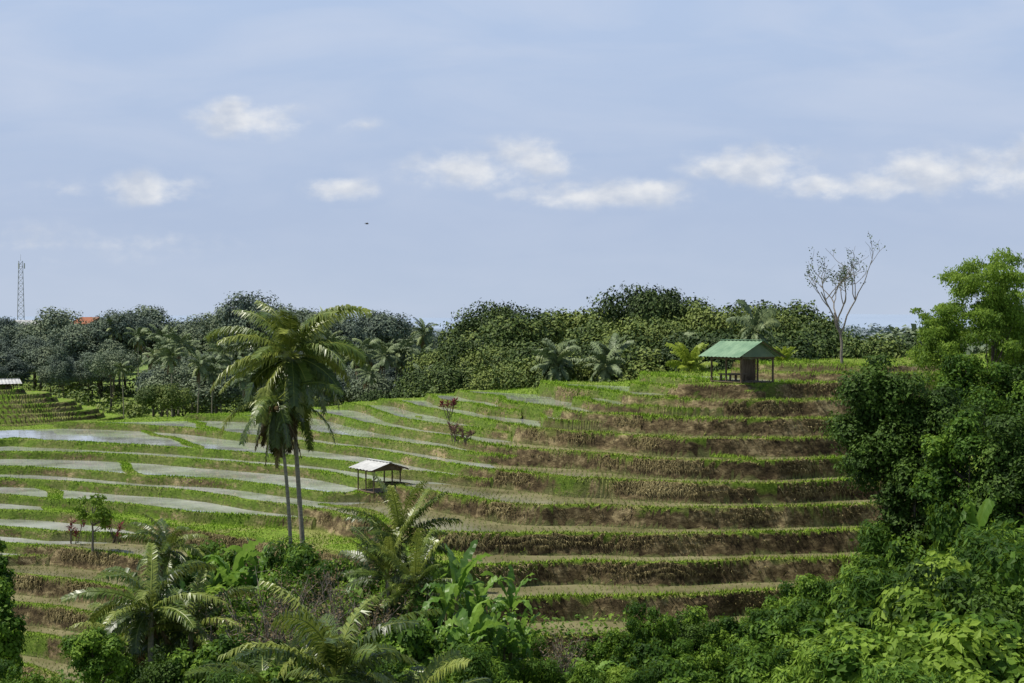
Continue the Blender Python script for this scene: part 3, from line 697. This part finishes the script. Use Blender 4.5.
for (u, d, v, k, s) in [(210, 60, 545, 0, .9), (180, 60, 560, 4, .8), (240, 59, 550, 4, .9), (265, 58, 552, 0, .9), (286, 57, 548, 2, .9), (312, 57, 552, 4, .9), (334, 58, 562, 4, .8), (360, 58, 568, 0, .9), (385, 57, 555, 2, .9), (410, 56, 545, 4, .9), (300, 54, 562, 0, .9)]:
    shrub(u, d, v, k, s, jit=False)
for (u, d, v, k, s) in [(150, 58, 590, 4, .8), (120, 57, 610, 0, .8),
                        (345, 52, 590, 3, .8), (220, 52, 585, 3, 1.0), (255, 50, 590, 0, 1.0), (190, 50, 600, 4, 1.0), (290, 50, 590, 4, .9), (150, 50, 630, 0, .9), (385, 50, 590, 1, 1.0), (420, 50, 585, 0, 1.0), (460, 50, 600, 4, .9), (215, 44, 630, 1, 1.0), (250, 43, 640, 3, 1.0), (180, 44, 640, 2, .9), (130, 45, 655, 4, .8), (400, 44, 620, 1, 1.0), (440, 43, 625, 1, .9), (370, 42, 640, 4, 1.0), (300, 42, 645, 1, 1.0), (480, 42, 635, 0, .9), (45, 46, 668, 4, .7), (15, 42, 640, 0, .9), (230, 38, 665, 0, .9), (170, 38, 670, 4, .9), (450, 38, 665, 4, .9)]:
    shrub(u, d, v, k, s)
d = 42; x = ux(95, d); o_ = obj('shrub', build_shrub(450, 1.02, 1.8, 34, 12000, .10, .065, M_bush), None, (x, d, zt(632, d) - 1.75)); setp(o_, 'neat rounded bright green bush with tiny leaves', 'shrub')
# twiggy dry brush among the gully growth
def dry_brush(u, d, vtop, seed):
    r = np.random.default_rng(seed); x = ux(u, d); zg = float(gz(x, d)); H_ = max(zt(vtop, d) - zg, 1.0); mb = MB()
    for k in range(34):
        an = r.uniform(0, 6.28); sp_ = r.uniform(.1, .55) * H_
        b0 = np.array([r.normal(0, .1), r.normal(0, .1), -.1]); t1 = b0 + np.array([math.cos(an) * sp_, math.sin(an) * sp_, H_ * r.uniform(.6, 1.0)])
        m1 = (b0 + t1) / 2 + np.array([0, 0, .15 * H_]); mb.tube([b0, m1, t1], [.025, .018, .006], 4)
        for q_ in range(5):
            f = r.uniform(.4, .95); p0 = m1 * (1 - f) + t1 * f; mb.tube([p0, p0 + r.normal(0, .22, 3) + np.array([0, 0, .15])], [.010, .004], 3)
        n_ = 12; leafq(mb, t1 + r.normal(0, .25, (n_, 3)), nrm(r.normal(size=(n_, 3))), nrm(r.normal(size=(n_, 3))), np.full(n_, .12), np.full(n_, .05), 1, r.uniform(.2, .9, n_))
    o_ = obj('dry_brush', mb.mesh('dry_brush', [M_barkpale, M_palmdry]), None, (x, d, zg)); setp(o_, 'twiggy dry brown brush standing among green shrubs', 'shrub', 'dry brush in the gully')
for k, a_ in enumerate([(275, 47, 575), (300, 46, 592), (345, 48, 560), (250, 45, 605), (380, 46, 600), (560, 50, 640), (330, 50, 575)]): dry_brush(*a_, 700 + k)
r = np.random.default_rng(77); mb = MB(); n_ = 80000
dd_ = r.uniform(30, 58, n_); uu = r.uniform(-80, 1110, n_); xx = (uu - 512) / F * dd_; zz = gz(xx, dd_) + r.random(n_) ** 1.5 * 0.9 * (1 + fbm(xx / 2, dd_ / 2, 2, 6))
nr_ = nrm(r.normal(0, .5, (n_, 3)) + np.array([0, -.2, 1])); ax_ = nrm(np.cross(nr_, r.normal(size=(n_, 3))))
leafq(mb, np.stack([xx, dd_, zz], -1), ax_, nr_, r.uniform(.14, .32, n_), r.uniform(.09, .18, n_), 0, np.clip(.5 + .7 * fbm(xx / 2, dd_ / 2, 2, 16) + r.normal(0, .15, n_), 0, 1))
g = obj('undergrowth', mb.mesh('undergrowth', [M_bush])); setp(g, 'low leafy undergrowth carpeting the gully floor', 'undergrowth', kind='stuff')

# ---- banana plants and near palms
M_bananastem = noisemat('banana_stem', (0.10, 0.10, 0.04), (0.24, 0.20, 0.10), 5, stretch=(1, 1, .2))
def build_banana(seed, H, nlv, Ln, Wd):
    r = np.random.default_rng(seed); mt = MB(); mc = MB()
    offs = [(0, 0, 1.0), (.7, .3, .75), (-.6, .5, .85), (.2, -.7, .6), (-.5, -.5, .7)]
    for ox, oy, sc in offs:
        hs = H * sc
        mt.tube([[ox, oy, -.2], [ox + 0.02, oy, hs * .5], [ox + 0.05, oy + 0.02, hs]], [.12 * sc, .10 * sc, .06 * sc], 8, 0, .5)
        for k in range(nlv):
            az = k * 2.4 + r.normal(0, .3); el = r.uniform(.5, 1.4); L_ = Ln * sc * r.uniform(.75, 1.15); dr = r.uniform(.8, 2.4); ns = 22
            p_ = np.array([ox + .05, oy + .02, hs - .1 - .25 * r.random()]); pts = []; ds = []
            for q_ in range(ns + 1):
                e = el - dr * (q_ / ns) ** 1.4; dd = np.array([math.cos(az) * math.cos(e), math.sin(az) * math.cos(e), math.sin(e)]); pts.append(p_.copy()); ds.append(dd); p_ = p_ + dd * L_ / ns
            sd = np.array([-math.sin(az), math.cos(az), 0]); tnt = r.uniform(.0, .95)
            roll = r.normal(0, .35)
            for sg in (-1, 1):
                V = []
                for q_ in range(ns + 1):
                    f = q_ / ns; w_ = Wd * sc / 2 * (max(0, math.sin(math.pi * min(1, max(0, (f - .12) / .88)) ** .8)) ** .6 if f > .12 else .04) + .01
                    if r.random() < .4: w_ *= r.uniform(.25, .9)
                    upv = np.cross(sd, ds[q_]); upv = -upv if upv[2] < 0 else upv
                    V.append(pts[q_]); V.append(pts[q_] + (sd * sg + upv * (.25 + sg * roll)) * w_ + np.array([0, 0, -w_ * .5 * r.random()]))
                mc.add(V, [[2 * q_, 2 * q_ + 1, 2 * q_ + 3, 2 * q_ + 2] for q_ in range(ns)], 0, tnt + (0.06 if sg > 0 else -.06))
    return mt.mesh('stem', [M_bananastem], True), mc.mesh('leaves', [M_banana])
BK = [build_banana(500 + k, 2.6, 8, 1.7, .36) for k in range(3)]
def banana(u, d, vtop, k, sc, label='banana plant with broad arching green leaves'):
    x = ux(u, d); zg = float(gz(x, d)); hgt = zt(vtop, d) - zg
    e = obj('banana_plant', None, None, (x, d, zg - .1), rng.uniform(0, 6.28), (sc, sc, max(hgt / 4.0, .6)))
    setp(e, label, 'banana plant', 'banana plants among the gully growth')
    obj('stem', BK[k][0], e); obj('leaves', BK[k][1], e)
for a_ in [(455, 46, 520, 0, 1.0), (480, 47, 534, 1, .9), (432, 48, 536, 2, .9), (510, 48, 550, 0, .85), (470, 44, 570, 2, .8), (232, 56, 515, 1, 1.1), (258, 57, 522, 0, 1.0), (212, 57, 530, 2, 1.0), (278, 55, 545, 2, .8), (185, 52, 560, 0, .8), (360, 50, 560, 1, .8), (975, 54, 460, 0, .9), (1002, 55, 445, 2, 1.0), (595, 47, 645, 1, .7), (830, 46, 600, 1, .7)]: banana(*a_)
NP = [build_palm(520, 1.6, 3.4, 20, tr=.16, nl=60, ll=.65, width=.05, dry=2, els=(.0, 1.35), droop=(.9, 1.6), coco=False),
      build_palm(521, 2.2, 2.9, 20, tr=.13, nl=54, ll=.55, width=.05, dry=3, els=(-.4, 1.4), droop=(1.0, 1.8), coco=False),
      build_palm(522, 2.6, 2.5, 20, tr=.10, nl=44, ll=.45, width=.04, dry=3, els=(-.2, 1.5), droop=(.5, 1.2), coco=False),
      build_palm(523, 1.2, 2.3, 22, tr=.12, nl=30, ll=.5, width=.09, dry=0, els=(.0, 1.5), droop=(.6, 1.3), coco=False, mats=[M_palmbright, M_palmdry])]
def npalm(u, d, vtop, k, sc, label):
    x = ux(u, d); zg = float(gz(x, d)); base_h = [1.6, 2.2, 2.6, 1.2][k]; reach = [2.5, 2.2, 2.2, 2.0][k]
    e = obj('palm', None, None, (x, d, zg - .1), rng.uniform(0, 6.28), sc); setp(e, label, 'palm tree')
    hg = (zt(vtop, d) - zg) / sc - reach; hg = max(hg, .3)
    tr_ = obj('trunk', NP[k][0], e); cr = obj('crown', NP[k][1], e); tr_.scale = (1, 1, hg / base_h); cr.location = (0, 0, hg - base_h)
npalm(335, 38, 588, 0, 1.0, 'young coconut palm with long arching fronds in gully')
npalm(150, 46, 545, 1, .95, 'young coconut palm leaning over the terrace slope')
npalm(190, 47, 570, 1, .9, 'small palm with feathery fronds among shrubs')
npalm(400, 50, 478, 2, 1.0, 'slender palm with upright spiky fronds')
npalm(388, 49, 520, 2, .9, 'small palm with upright fronds beside slender palm')
npalm(415, 48, 530, 2, .9, 'small palm with ragged fronds beside slender palm')
npalm(168, 58, 508, 1, .8, 'small palm with drooping fronds below the terraces')
npalm(120, 48, 590, 1, .8, 'small palm with arching fronds over the slope')
npalm(265, 41, 640, 0, .8, 'young palm with spreading fronds in the undergrowth')
npalm(410, 37, 650, 0, .8, 'young palm fronds spreading above the gully shrubs')
npalm(690, 104, 338, 3, 1.1, 'young yellow-green palm behind the terrace crest')
npalm(784, 103, 343, 3, .7, 'small yellow-green palm beside the field hut')

# ---- cordylines
def cordyline(u, vb, vtop, seed, leaf, nst, label, nlv=22, lw=.065):
    d = gd(u, vb)
    r = np.random.default_rng(seed); x = ux(u, d); zg = float(gz(x, d)); H_ = max(zt(vtop, d) - zg, .5)
    ms = MB(); ml = MB()
    for k in range(nst):
        b_ = np.array([r.normal(0, .12), r.normal(0, .12), -.1]); t_ = b_ + np.array([r.normal(0, .28), r.normal(0, .28), H_ * r.uniform(.5, .85)])
        ms.tube([b_, (b_ + t_) / 2, t_], [.03, .025, .02], 5)
        n_ = nlv; c_ = t_ + np.c_[np.zeros((n_, 2)), r.uniform(-H_ * .25, .05, n_)]
        ax_ = nrm(r.normal(size=(n_, 3)) * np.array([1, 1, .3]) + np.array([0, 0, .8])); leafq(ml, c_, ax_, nrm(np.cross(ax_, r.normal(size=(n_, 3)))), r.uniform(.18, .38, n_), np.full(n_, lw), 0, r.uniform(.1, .9, n_))
    e = obj('cordyline_plant', None, None, (x, d, zg)); setp(e, label, 'plant')
    obj('stem', ms.mesh('stem', [M_bark]), e); obj('leaves', ml.mesh('leaves', [leaf]), e)
cordyline(450, 417, 395, 6, M_red, 6, 'red-leaved cordyline plant on a paddy bank', 24, .075)
cordyline(456, 442, 420, 2, M_purple, 7, 'purplish leafy shrub on a paddy bank')
cordyline(466, 442, 426, 5, M_purple, 5, 'purplish leafy shrub on a paddy bank')
cordyline(72, 545, 512, 3, M_red, 4, 'red-leaved cordyline plant beside frangipani tree')
cordyline(112, 545, 516, 4, M_red, 4, 'dark red cordyline plant on the terrace edge')

# ------------------------------------------------------------------ huts
def metal(name, c1, c2, rough=.5):
    m, nt = newmat(name); tc = N(nt, 'ShaderNodeTexCoord')
    n1 = noise(nt, tc.outputs['Object'], 1.3, 5, .65); c = ramp(nt, n1, [(.35, c1), (.65, c2)])
    p = N(nt, 'ShaderNodeBsdfPrincipled'); nt.links.new(c, p.inputs['Base Color']); p.inputs['Roughness'].default_value = rough
    o = N(nt, 'ShaderNodeOutputMaterial'); nt.links.new(p.outputs[0], o.inputs[0]); return m
M_green = metal('green_roof_metal', (0.10, 0.20, 0.11), (0.20, 0.32, 0.19))
M_grey = metal('grey_roof_metal', (0.38, 0.38, 0.37), (0.60, 0.60, 0.58))
M_wood = noisemat('weathered_wood', (0.08, 0.055, 0.035), (0.20, 0.15, 0.10), 5, stretch=(1, 1, .3))
M_cloth = noisemat('plastered_wall', (0.45, 0.43, 0.40), (0.62, 0.60, 0.56), 3)
M_tile = noisemat('clay_tile', (0.25, 0.09, 0.05), (0.38, 0.16, 0.09), 4)
M_darkroom = noisemat('painted_door', (0.05, 0.04, 0.03), (0.09, 0.07, 0.05), 4)
def corr(mb, p00, p10, p01, p11, waves, amp, mat=0):
    p00, p10, p01, p11 = [np.array(q_, float) for q_ in (p00, p10, p01, p11)]
    nrm_ = nrm(np.cross(p10 - p00, p01 - p00)); 
    if nrm_[2] < 0: nrm_ = -nrm_
    nu = waves * 6 + 1; V = []
    for w_ in (0, -0.012):
        for k in range(nu):
            f = k / (nu - 1); off = nrm_ * (amp * math.sin(f * waves * 2 * math.pi) + w_)
            V.append(p00 + (p10 - p00) * f + off); V.append(p01 + (p11 - p01) * f + off)
    fs_ = []
    for l in (0, nu * 2):
        for k in range(nu - 1): fs_.append([l + 2 * k, l + 2 * k + 1, l + 2 * k + 3, l + 2 * k + 2])
    for k in range(nu - 1): fs_.append([2 * k + 1, 2 * k + 3, nu * 2 + 2 * k + 3, nu * 2 + 2 * k + 1])
    mb.add(V, fs_, mat)
def field_hut(u, d, zb, W, L, wall_h, rise, rz, roofm, label, name='field_hut', over=.35, plat=.35, boards=True, gablem=None, pw=.09):
    x = ux(u, d)
    e = obj(name, None, None, (x, d, zb), rz); setp(e, label, 'hut')
    mb = MB(); mb.box((0, 0, plat - .025), (W * .98, L * .98, .05))
    for sx_ in (-1, 1):
        for ly in (-1, 0, 1): mb.box((sx_ * (W / 2 - .15), ly * (L / 2 - .15), plat / 2 - .2), (.1, .1, plat + .3))
    obj('platform', mb.mesh('platform', [M_wood]), e)
    pm = MB(); pm.box((0, 0, wall_h / 2), (pw, pw, wall_h)); pme = pm.mesh('post', [M_wood])
    z0 = plat
    for sx_ in (-1, 1):
        for ly in (-1, 0, 1):
            obj('post', pme, e, (sx_ * (W / 2 - .1), ly * (L / 2 - .1), z0))
    bm_ = MB(); zt_ = z0 + wall_h; zr = zt_ + .16 + rise; ze = zt_ + .16; yl = L / 2 + over; xl = W / 2 + over
    for sx_ in (-1, 1): bm_.box((sx_ * (W / 2 - .1), 0, zt_ + .05), (.09, L, .09))
    for ly in (-1, 0, 1): bm_.box((0, ly * (L / 2 - .1), zt_ + .11), (W, .08, .08))
    rm = MB()
    ang = math.atan2(rise, W / 2 + over)
    for ly in np.linspace(-1, 1, 5):
        for sg in (-1, 1):
            ln = math.hypot(rise, W / 2 + over); R_ = Matrix.Rotation(sg * ang, 3, 'Y')
            bm_.box((sg * xl / 2, ly * (L / 2 + over * .6), ze - .06 + rise / 2), (ln * .98, .05, .06), rot=R_)
    for sg in (-1, 1):
        corr(rm, (0, -yl, zr), (0, yl, zr), (sg * xl, -yl, ze), (sg * xl, yl, ze), int(L * 3.5), .02)
    rm.box((0, 0, zr + .03), (.20, 2 * yl, .035))
    for ly in (-1, 1):
        gm = MB(); y_ = ly * (L / 2 + .02)
        V = [(-W / 2, y_, zt_ + .16), (W / 2, y_, zt_ + .16), (0, y_, zr - .12), (-W / 2, y_ - .04, zt_ + .16), (W / 2, y_ - .04, zt_ + .16), (0, y_ - .04, zr - .12)]
        gm.add(V, [[0, 1, 2], [3, 5, 4]]); gm.add(V, [[0, 1, 4, 3], [1, 2, 5, 4], [2, 0, 3, 5]])
        obj('gable_board', gm.mesh('gable_board', [gablem or M_wood]), e)
    obj('roof_frame', bm_.mesh('roof_frame', [M_wood]), e)
    obj('roof', rm.mesh('roof', [roofm]), e)
    if boards:
        wm_ = MB(); k = L * .05; hb = wall_h * .5
        while k < L / 2 - .2:
            wm_.box((W / 2 - .2, k, z0 + wall_h * .49), (.04, .16, wall_h * .97)); k += .175
        obj('plank_wall', wm_.mesh('plank_wall', [M_wood]), e)
        bn = MB(); bn.box((-.2, L * .2, z0 + .4), (W * .5, L * .4, .08))
        for a1 in (-1, 1):
            for a2 in (0.05, .35): bn.box((a1 * W * .22 - .2, L * a2, z0 + .18), (.1, .1, .36))
        obj('bench', bn.mesh('bench', [M_wood]), e)
    return e
M_gable = metal('dark_green_panel', (0.09, 0.15, 0.09), (0.15, 0.21, 0.13))  # darker, greyer green than the roof metal
field_hut(742, HB[0], PADS[0][2], 2.6, 3.2, 1.35, 1.0, math.radians(28), M_green, 'open wooden field hut with green metal gabled roof', plat=.12, over=.5, gablem=M_gable)
field_hut(379, HS[0], PADS[1][2], 1.9, 2.0, 1.1, .38, math.radians(35), M_grey, 'small open field shelter with grey metal roof', over=.3, plat=.10, boards=False, pw=.06)
field_hut(4, 158, zt(397, 158), 2.2, 2.6, 1.0, .5, math.radians(-60), M_grey, 'small distant field shelter with pale metal roof', boards=False)
def house(u, d, vr, W, L, rz, roofm, label):
    x = ux(u, d); zr = zt(vr, d); zg = float(gH(x, d)); e = obj('house', None, None, (x, d, zg), rz); setp(e, label, 'house', 'village houses among the valley trees')
    H_ = zr - zg; ze = H_ - W * .3
    mb = MB(); mb.box((0, 0, ze / 2), (W, L, ze)); obj('wall', mb.mesh('wall', [M_cloth]), e)
    mb = MB(); o_ = .5
    for sg in (-1, 1): corr(mb, (0, -L / 2 - o_, H_), (0, L / 2 + o_, H_), (sg * (W / 2 + o_), -L / 2 - o_, ze - .1), (sg * (W / 2 + o_), L / 2 + o_, ze - .1), int(L * 3), .03)
    for ly in (-1, 1): mb.add([(-W / 2, ly * L / 2, ze), (W / 2, ly * L / 2, ze), (0, ly * L / 2, H_ - .1)], [[0, 1, 2]])
    obj('roof', mb.mesh('roof', [roofm]), e)
    mb = MB(); mb.box((0, -L / 2 - .03, 1.05), (.9, .06, 2.1)); obj('door', mb.mesh('door', [M_darkroom]), e)
    for sx_ in (-1, 1):
        mb = MB(); mb.box((sx_ * W * .3, -L / 2 - .03, 1.5 if ze < 4 else ze - 1.5), (.9, .05, 1.0)); obj('window', mb.mesh('window', [M_darkroom]), e)
house(90, 262, 317, 4.0, 5, .9, M_tile, 'village house with orange clay tile roof among trees')
house(112, 275, 320, 3.5, 5, .3, M_tile, 'small village house with clay tile roof')
house(28, 290, 320, 4, 6, -.5, M_grey, 'village house with pale metal roof')
house(225, 270, 328, 4, 5, .4, M_tile, 'village house roof half hidden by trees')

M_steel = noisemat('painted_steel', (0.30, 0.30, 0.32), (0.42, 0.42, 0.44), 2, .5)
d = 520; x = ux(21, d); zg = float(gH(x, d)); H_ = zt(261, d) - zg
e = obj('radio_tower', None, None, (x, d, zg), .3); setp(e, 'tall slim steel lattice radio mast above the trees', 'tower')
mb = MB(); c4 = [(-1, -1), (1, -1), (1, 1), (-1, 1)]; wdt = lambda f: 1.4 - .7 * f
for cx, cy in c4: mb.tube([[cx * wdt(0), cy * wdt(0), 0], [cx * wdt(1), cy * wdt(1), H_]], [.11, .08], 4)
nb = 16
for k in range(nb):
    f0, f1 = k / nb, (k + 1) / nb
    for q_ in range(4):
        a_, b_ = c4[q_], c4[(q_ + 1) % 4]
        P0 = [a_[0] * wdt(f0), a_[1] * wdt(f0), H_ * f0]; P1 = [b_[0] * wdt(f1), b_[1] * wdt(f1), H_ * f1]; P2 = [b_[0] * wdt(f0), b_[1] * wdt(f0), H_ * f0]; P3 = [a_[0] * wdt(f1), a_[1] * wdt(f1), H_ * f1]
        mb.tube([P0, P1], [.05, .05], 3); mb.tube([P2, P3], [.05, .05], 3); mb.tube([P0, P2], [.05, .05], 3)
obj('mast', mb.mesh('mast', [M_steel]), e)
am = MB(); am.box((0, 0, 0), (.4, .3, 2.0)); ame = am.mesh('antenna', [M_cloth])
for k in range(3): obj('antenna', ame, e, (1.3 * math.cos(k * 2.1), 1.3 * math.sin(k * 2.1), H_ - 1.8), k * 2.1)
rd = MB(); rd.tube([[0, 0, H_], [0, 0, H_ + 2.5]], [.06, .03], 4); obj('lightning_rod', rd.mesh('lightning_rod', [M_steel]), e)

M_bird = noisemat('dark_feather', (0.05, 0.05, 0.05), (0.10, 0.09, 0.08), 10)
d = 120; mb = MB()
mb.tube([[-.16, 0, 0], [-.1, 0, 0], [0, 0, 0], [.1, 0, .01], [.15, 0, .02], [.2, 0, .015]], [.01, .03, .045, .035, .025, .005], 8)
mb.add([(-.14, 0, 0), (-.27, -.05, 0), (-.27, .05, 0)], [[0, 1, 2]])
for sg in (-1, 1):
    mb.add([(.08, 0, .03), (-.06, 0, .03), (.06, sg * .15, .10), (-.07, sg * .15, .09), (-.02, sg * .34, .06), (-.10, sg * .30, .05)], [[0, 1, 3, 2], [2, 3, 5, 4]])
b_ = obj('bird', mb.mesh('bird', [M_bird], True), None, (ux(367, d), d, zt(224, d)), .5); setp(b_, 'small dark bird gliding with spread wings', 'bird')

# ------------------------------------------------------------------ world
SUN_EL = math.radians(64); SUN_AZ = math.radians(-90)   # azimuth from +Y toward +X
w = bpy.data.worlds.new("World"); scene.world = w; w.use_nodes = True; nt = w.node_tree; nt.nodes.clear()
sky = N(nt, 'ShaderNodeTexSky', sky_type='NISHITA'); sky.sun_disc = False; sky.sun_elevation = SUN_EL; sky.sun_rotation = SUN_AZ
sky.air_density = 1.0; sky.dust_density = 1.0; sky.ozone_density = 2.0
tc = N(nt, 'ShaderNodeTexCoord'); sx = N(nt, 'ShaderNodeSeparateXYZ'); nt.links.new(tc.outputs['Generated'], sx.inputs[0])
yc = mathn(nt, 'MAXIMUM', sx.outputs[1], 0.05)
a_ = mathn(nt, 'DIVIDE', sx.outputs[0], yc); el = mathn(nt, 'DIVIDE', sx.outputs[2], yc)
cv = N(nt, 'ShaderNodeCombineXYZ'); nt.links.new(a_, cv.inputs[0]); nt.links.new(el, cv.inputs[1])
vec = cv.outputs[0]
def vm(op, a, b):
    n_ = N(nt, 'ShaderNodeVectorMath', operation=op)
    for i_, x_ in enumerate((a, b)):
        if isinstance(x_, tuple): n_.inputs[i_].default_value = x_
        else: nt.links.new(x_, n_.inputs[i_])
    return n_
n1_ = N(nt, 'ShaderNodeTexNoise'); n1_.inputs['Scale'].default_value = 32; n1_.inputs['Detail'].default_value = 8; n1_.inputs['Roughness'].default_value = .56
sv = vm('MULTIPLY', vec, (1, 1.6, 1)).outputs[0]; nt.links.new(sv, n1_.inputs['Vector'])
cl = [(250, 120, 72, 22), (232, 110, 34, 16), (150, 188, 62, 20), (345, 190, 46, 15), (470, 170, 84, 24), (528, 160, 58, 28), (600, 195, 115, 17), (650, 188, 50, 14), (755, 166, 84, 26), (830, 186, 74, 15), (925, 172, 68, 32), (880, 186, 84, 17), (1000, 172, 70, 27), (1050, 160, 60, 32), (362, 126, 26, 9), (30, 245, 70, 18), (140, 245, 80, 14), (70, 190, 40, 10)]
dens = None
for (u, v, wx, hy) in cl:
    dv = vm('SUBTRACT', vec, ((u - 512) / F, (V0 - v) / F, 0)).outputs[0]
    dv = vm('MULTIPLY', dv, (F / wx, F / hy, 0)).outputs[0]
    ln = N(nt, 'ShaderNodeVectorMath', operation='LENGTH'); nt.links.new(dv, ln.inputs[0])
    k_ = 0.30 if v > 240 or hy < 11 else 1.0
    b1 = mathn(nt, 'MULTIPLY', mathn(nt, 'SUBTRACT', 1.0, ln.outputs['Value']), k_)
    dens = b1 if dens is None else mathn(nt, 'MAXIMUM', dens, b1)
nz = mathn(nt, 'MULTIPLY', mathn(nt, 'SUBTRACT', n1_.outputs[0], 0.5), 2.5)
dd = mathn(nt, 'ADD', dens, nz)
dd = mathn(nt, 'MULTIPLY', dd, mathn(nt, 'MULTIPLY', mathn(nt, 'ADD', dens, .30), 1.9, clamp=True))
mr = N(nt, 'ShaderNodeMapRange', interpolation_type='SMOOTHSTEP'); mr.inputs[1].default_value = -0.12; mr.inputs[2].default_value = 1.0; nt.links.new(dd, mr.inputs[0])
cloud = mathn(nt, 'MULTIPLY', mr.outputs[0], 0.90)
front = mathn(nt, 'GREATER_THAN', sx.outputs[1], 0.1); cloud = mathn(nt, 'MULTIPLY', cloud, front)
n2_ = N(nt, 'ShaderNodeTexNoise'); n2_.inputs['Scale'].default_value = 32; n2_.inputs['Detail'].default_value = 5
nt.links.new(vm('ADD', sv, (0.003, 0.010, 0)).outputs[0], n2_.inputs['Vector'])
cc = ramp(nt, n2_.outputs[0], [(.40, (0.86, 0.87, 0.89)), (.64, (0.60, 0.65, 0.75))])
hzc = ramp(nt, mathn(nt, 'MULTIPLY', sx.outputs[2], 3.5, clamp=True), [(0.0, (0.50, 0.59, 0.74)), (0.25, (0.445, 0.54, 0.73)), (0.75, (0.46, 0.58, 0.80)), (1.0, (0.44, 0.58, 0.82))])
n3_ = N(nt, 'ShaderNodeTexNoise'); n3_.inputs['Scale'].default_value = 5; n3_.inputs['Detail'].default_value = 6; n3_.inputs['Distortion'].default_value = .6
nt.links.new(vm('MULTIPLY', vec, (1, 4.0, 1)).outputs[0], n3_.inputs['Vector'])
cir = mathn(nt, 'MULTIPLY', mathn(nt, 'SUBTRACT', n3_.outputs[0], .42), 1.7, clamp=True)
elf = N(nt, 'ShaderNodeMapRange'); elf.inputs[1].default_value = .05; elf.inputs[2].default_value = .24; elf.inputs[3].default_value = .35; elf.inputs[4].default_value = 1.0; nt.links.new(el, elf.inputs[0])
hzc = mixc(nt, mathn(nt, 'MULTIPLY', cir, elf.outputs[0]), hzc, (0.67, 0.72, 0.84))
hzc = mixc(nt, cloud, hzc, cc)
bg1 = N(nt, 'ShaderNodeBackground'); nt.links.new(sky.outputs[0], bg1.inputs[0]); bg1.inputs[1].default_value = 0.08
bg2 = N(nt, 'ShaderNodeBackground'); nt.links.new(hzc, bg2.inputs[0]); bg2.inputs[1].default_value = 1.0
fz = N(nt, 'ShaderNodeMapRange', interpolation_type='SMOOTHSTEP'); fz.inputs[1].default_value = .25; fz.inputs[2].default_value = .5; fz.inputs[3].default_value = .95; fz.inputs[4].default_value = .05
nt.links.new(sx.outputs[2], fz.inputs[0])
ms = N(nt, 'ShaderNodeMixShader'); nt.links.new(fz.outputs[0], ms.inputs[0]); nt.links.new(bg1.outputs[0], ms.inputs[1]); nt.links.new(bg2.outputs[0], ms.inputs[2])
o = N(nt, 'ShaderNodeOutputWorld'); nt.links.new(ms.outputs[0], o.inputs[0])

sl = bpy.data.lights.new('sun', 'SUN'); sl.energy = 5.0; sl.angle = math.radians(.5); sl.color = (1.0, .95, .85)
so = bpy.data.objects.new('sun', sl); COL.objects.link(so)
sd = Vector((math.sin(SUN_AZ) * math.cos(SUN_EL), math.cos(SUN_AZ) * math.cos(SUN_EL), math.sin(SUN_EL)))
so.rotation_euler = sd.to_track_quat('Z', 'Y').to_euler()

cam = bpy.data.cameras.new('camera'); cam.lens = 50; cam.sensor_width = 36; cam.clip_end = 40000; cam.clip_start = .1
co = bpy.data.objects.new('camera', cam); COL.objects.link(co); co.location = (0, 0, 0)
co.rotation_euler = (math.radians(90) - math.atan(16.5 / F), 0, 0); scene.camera = co
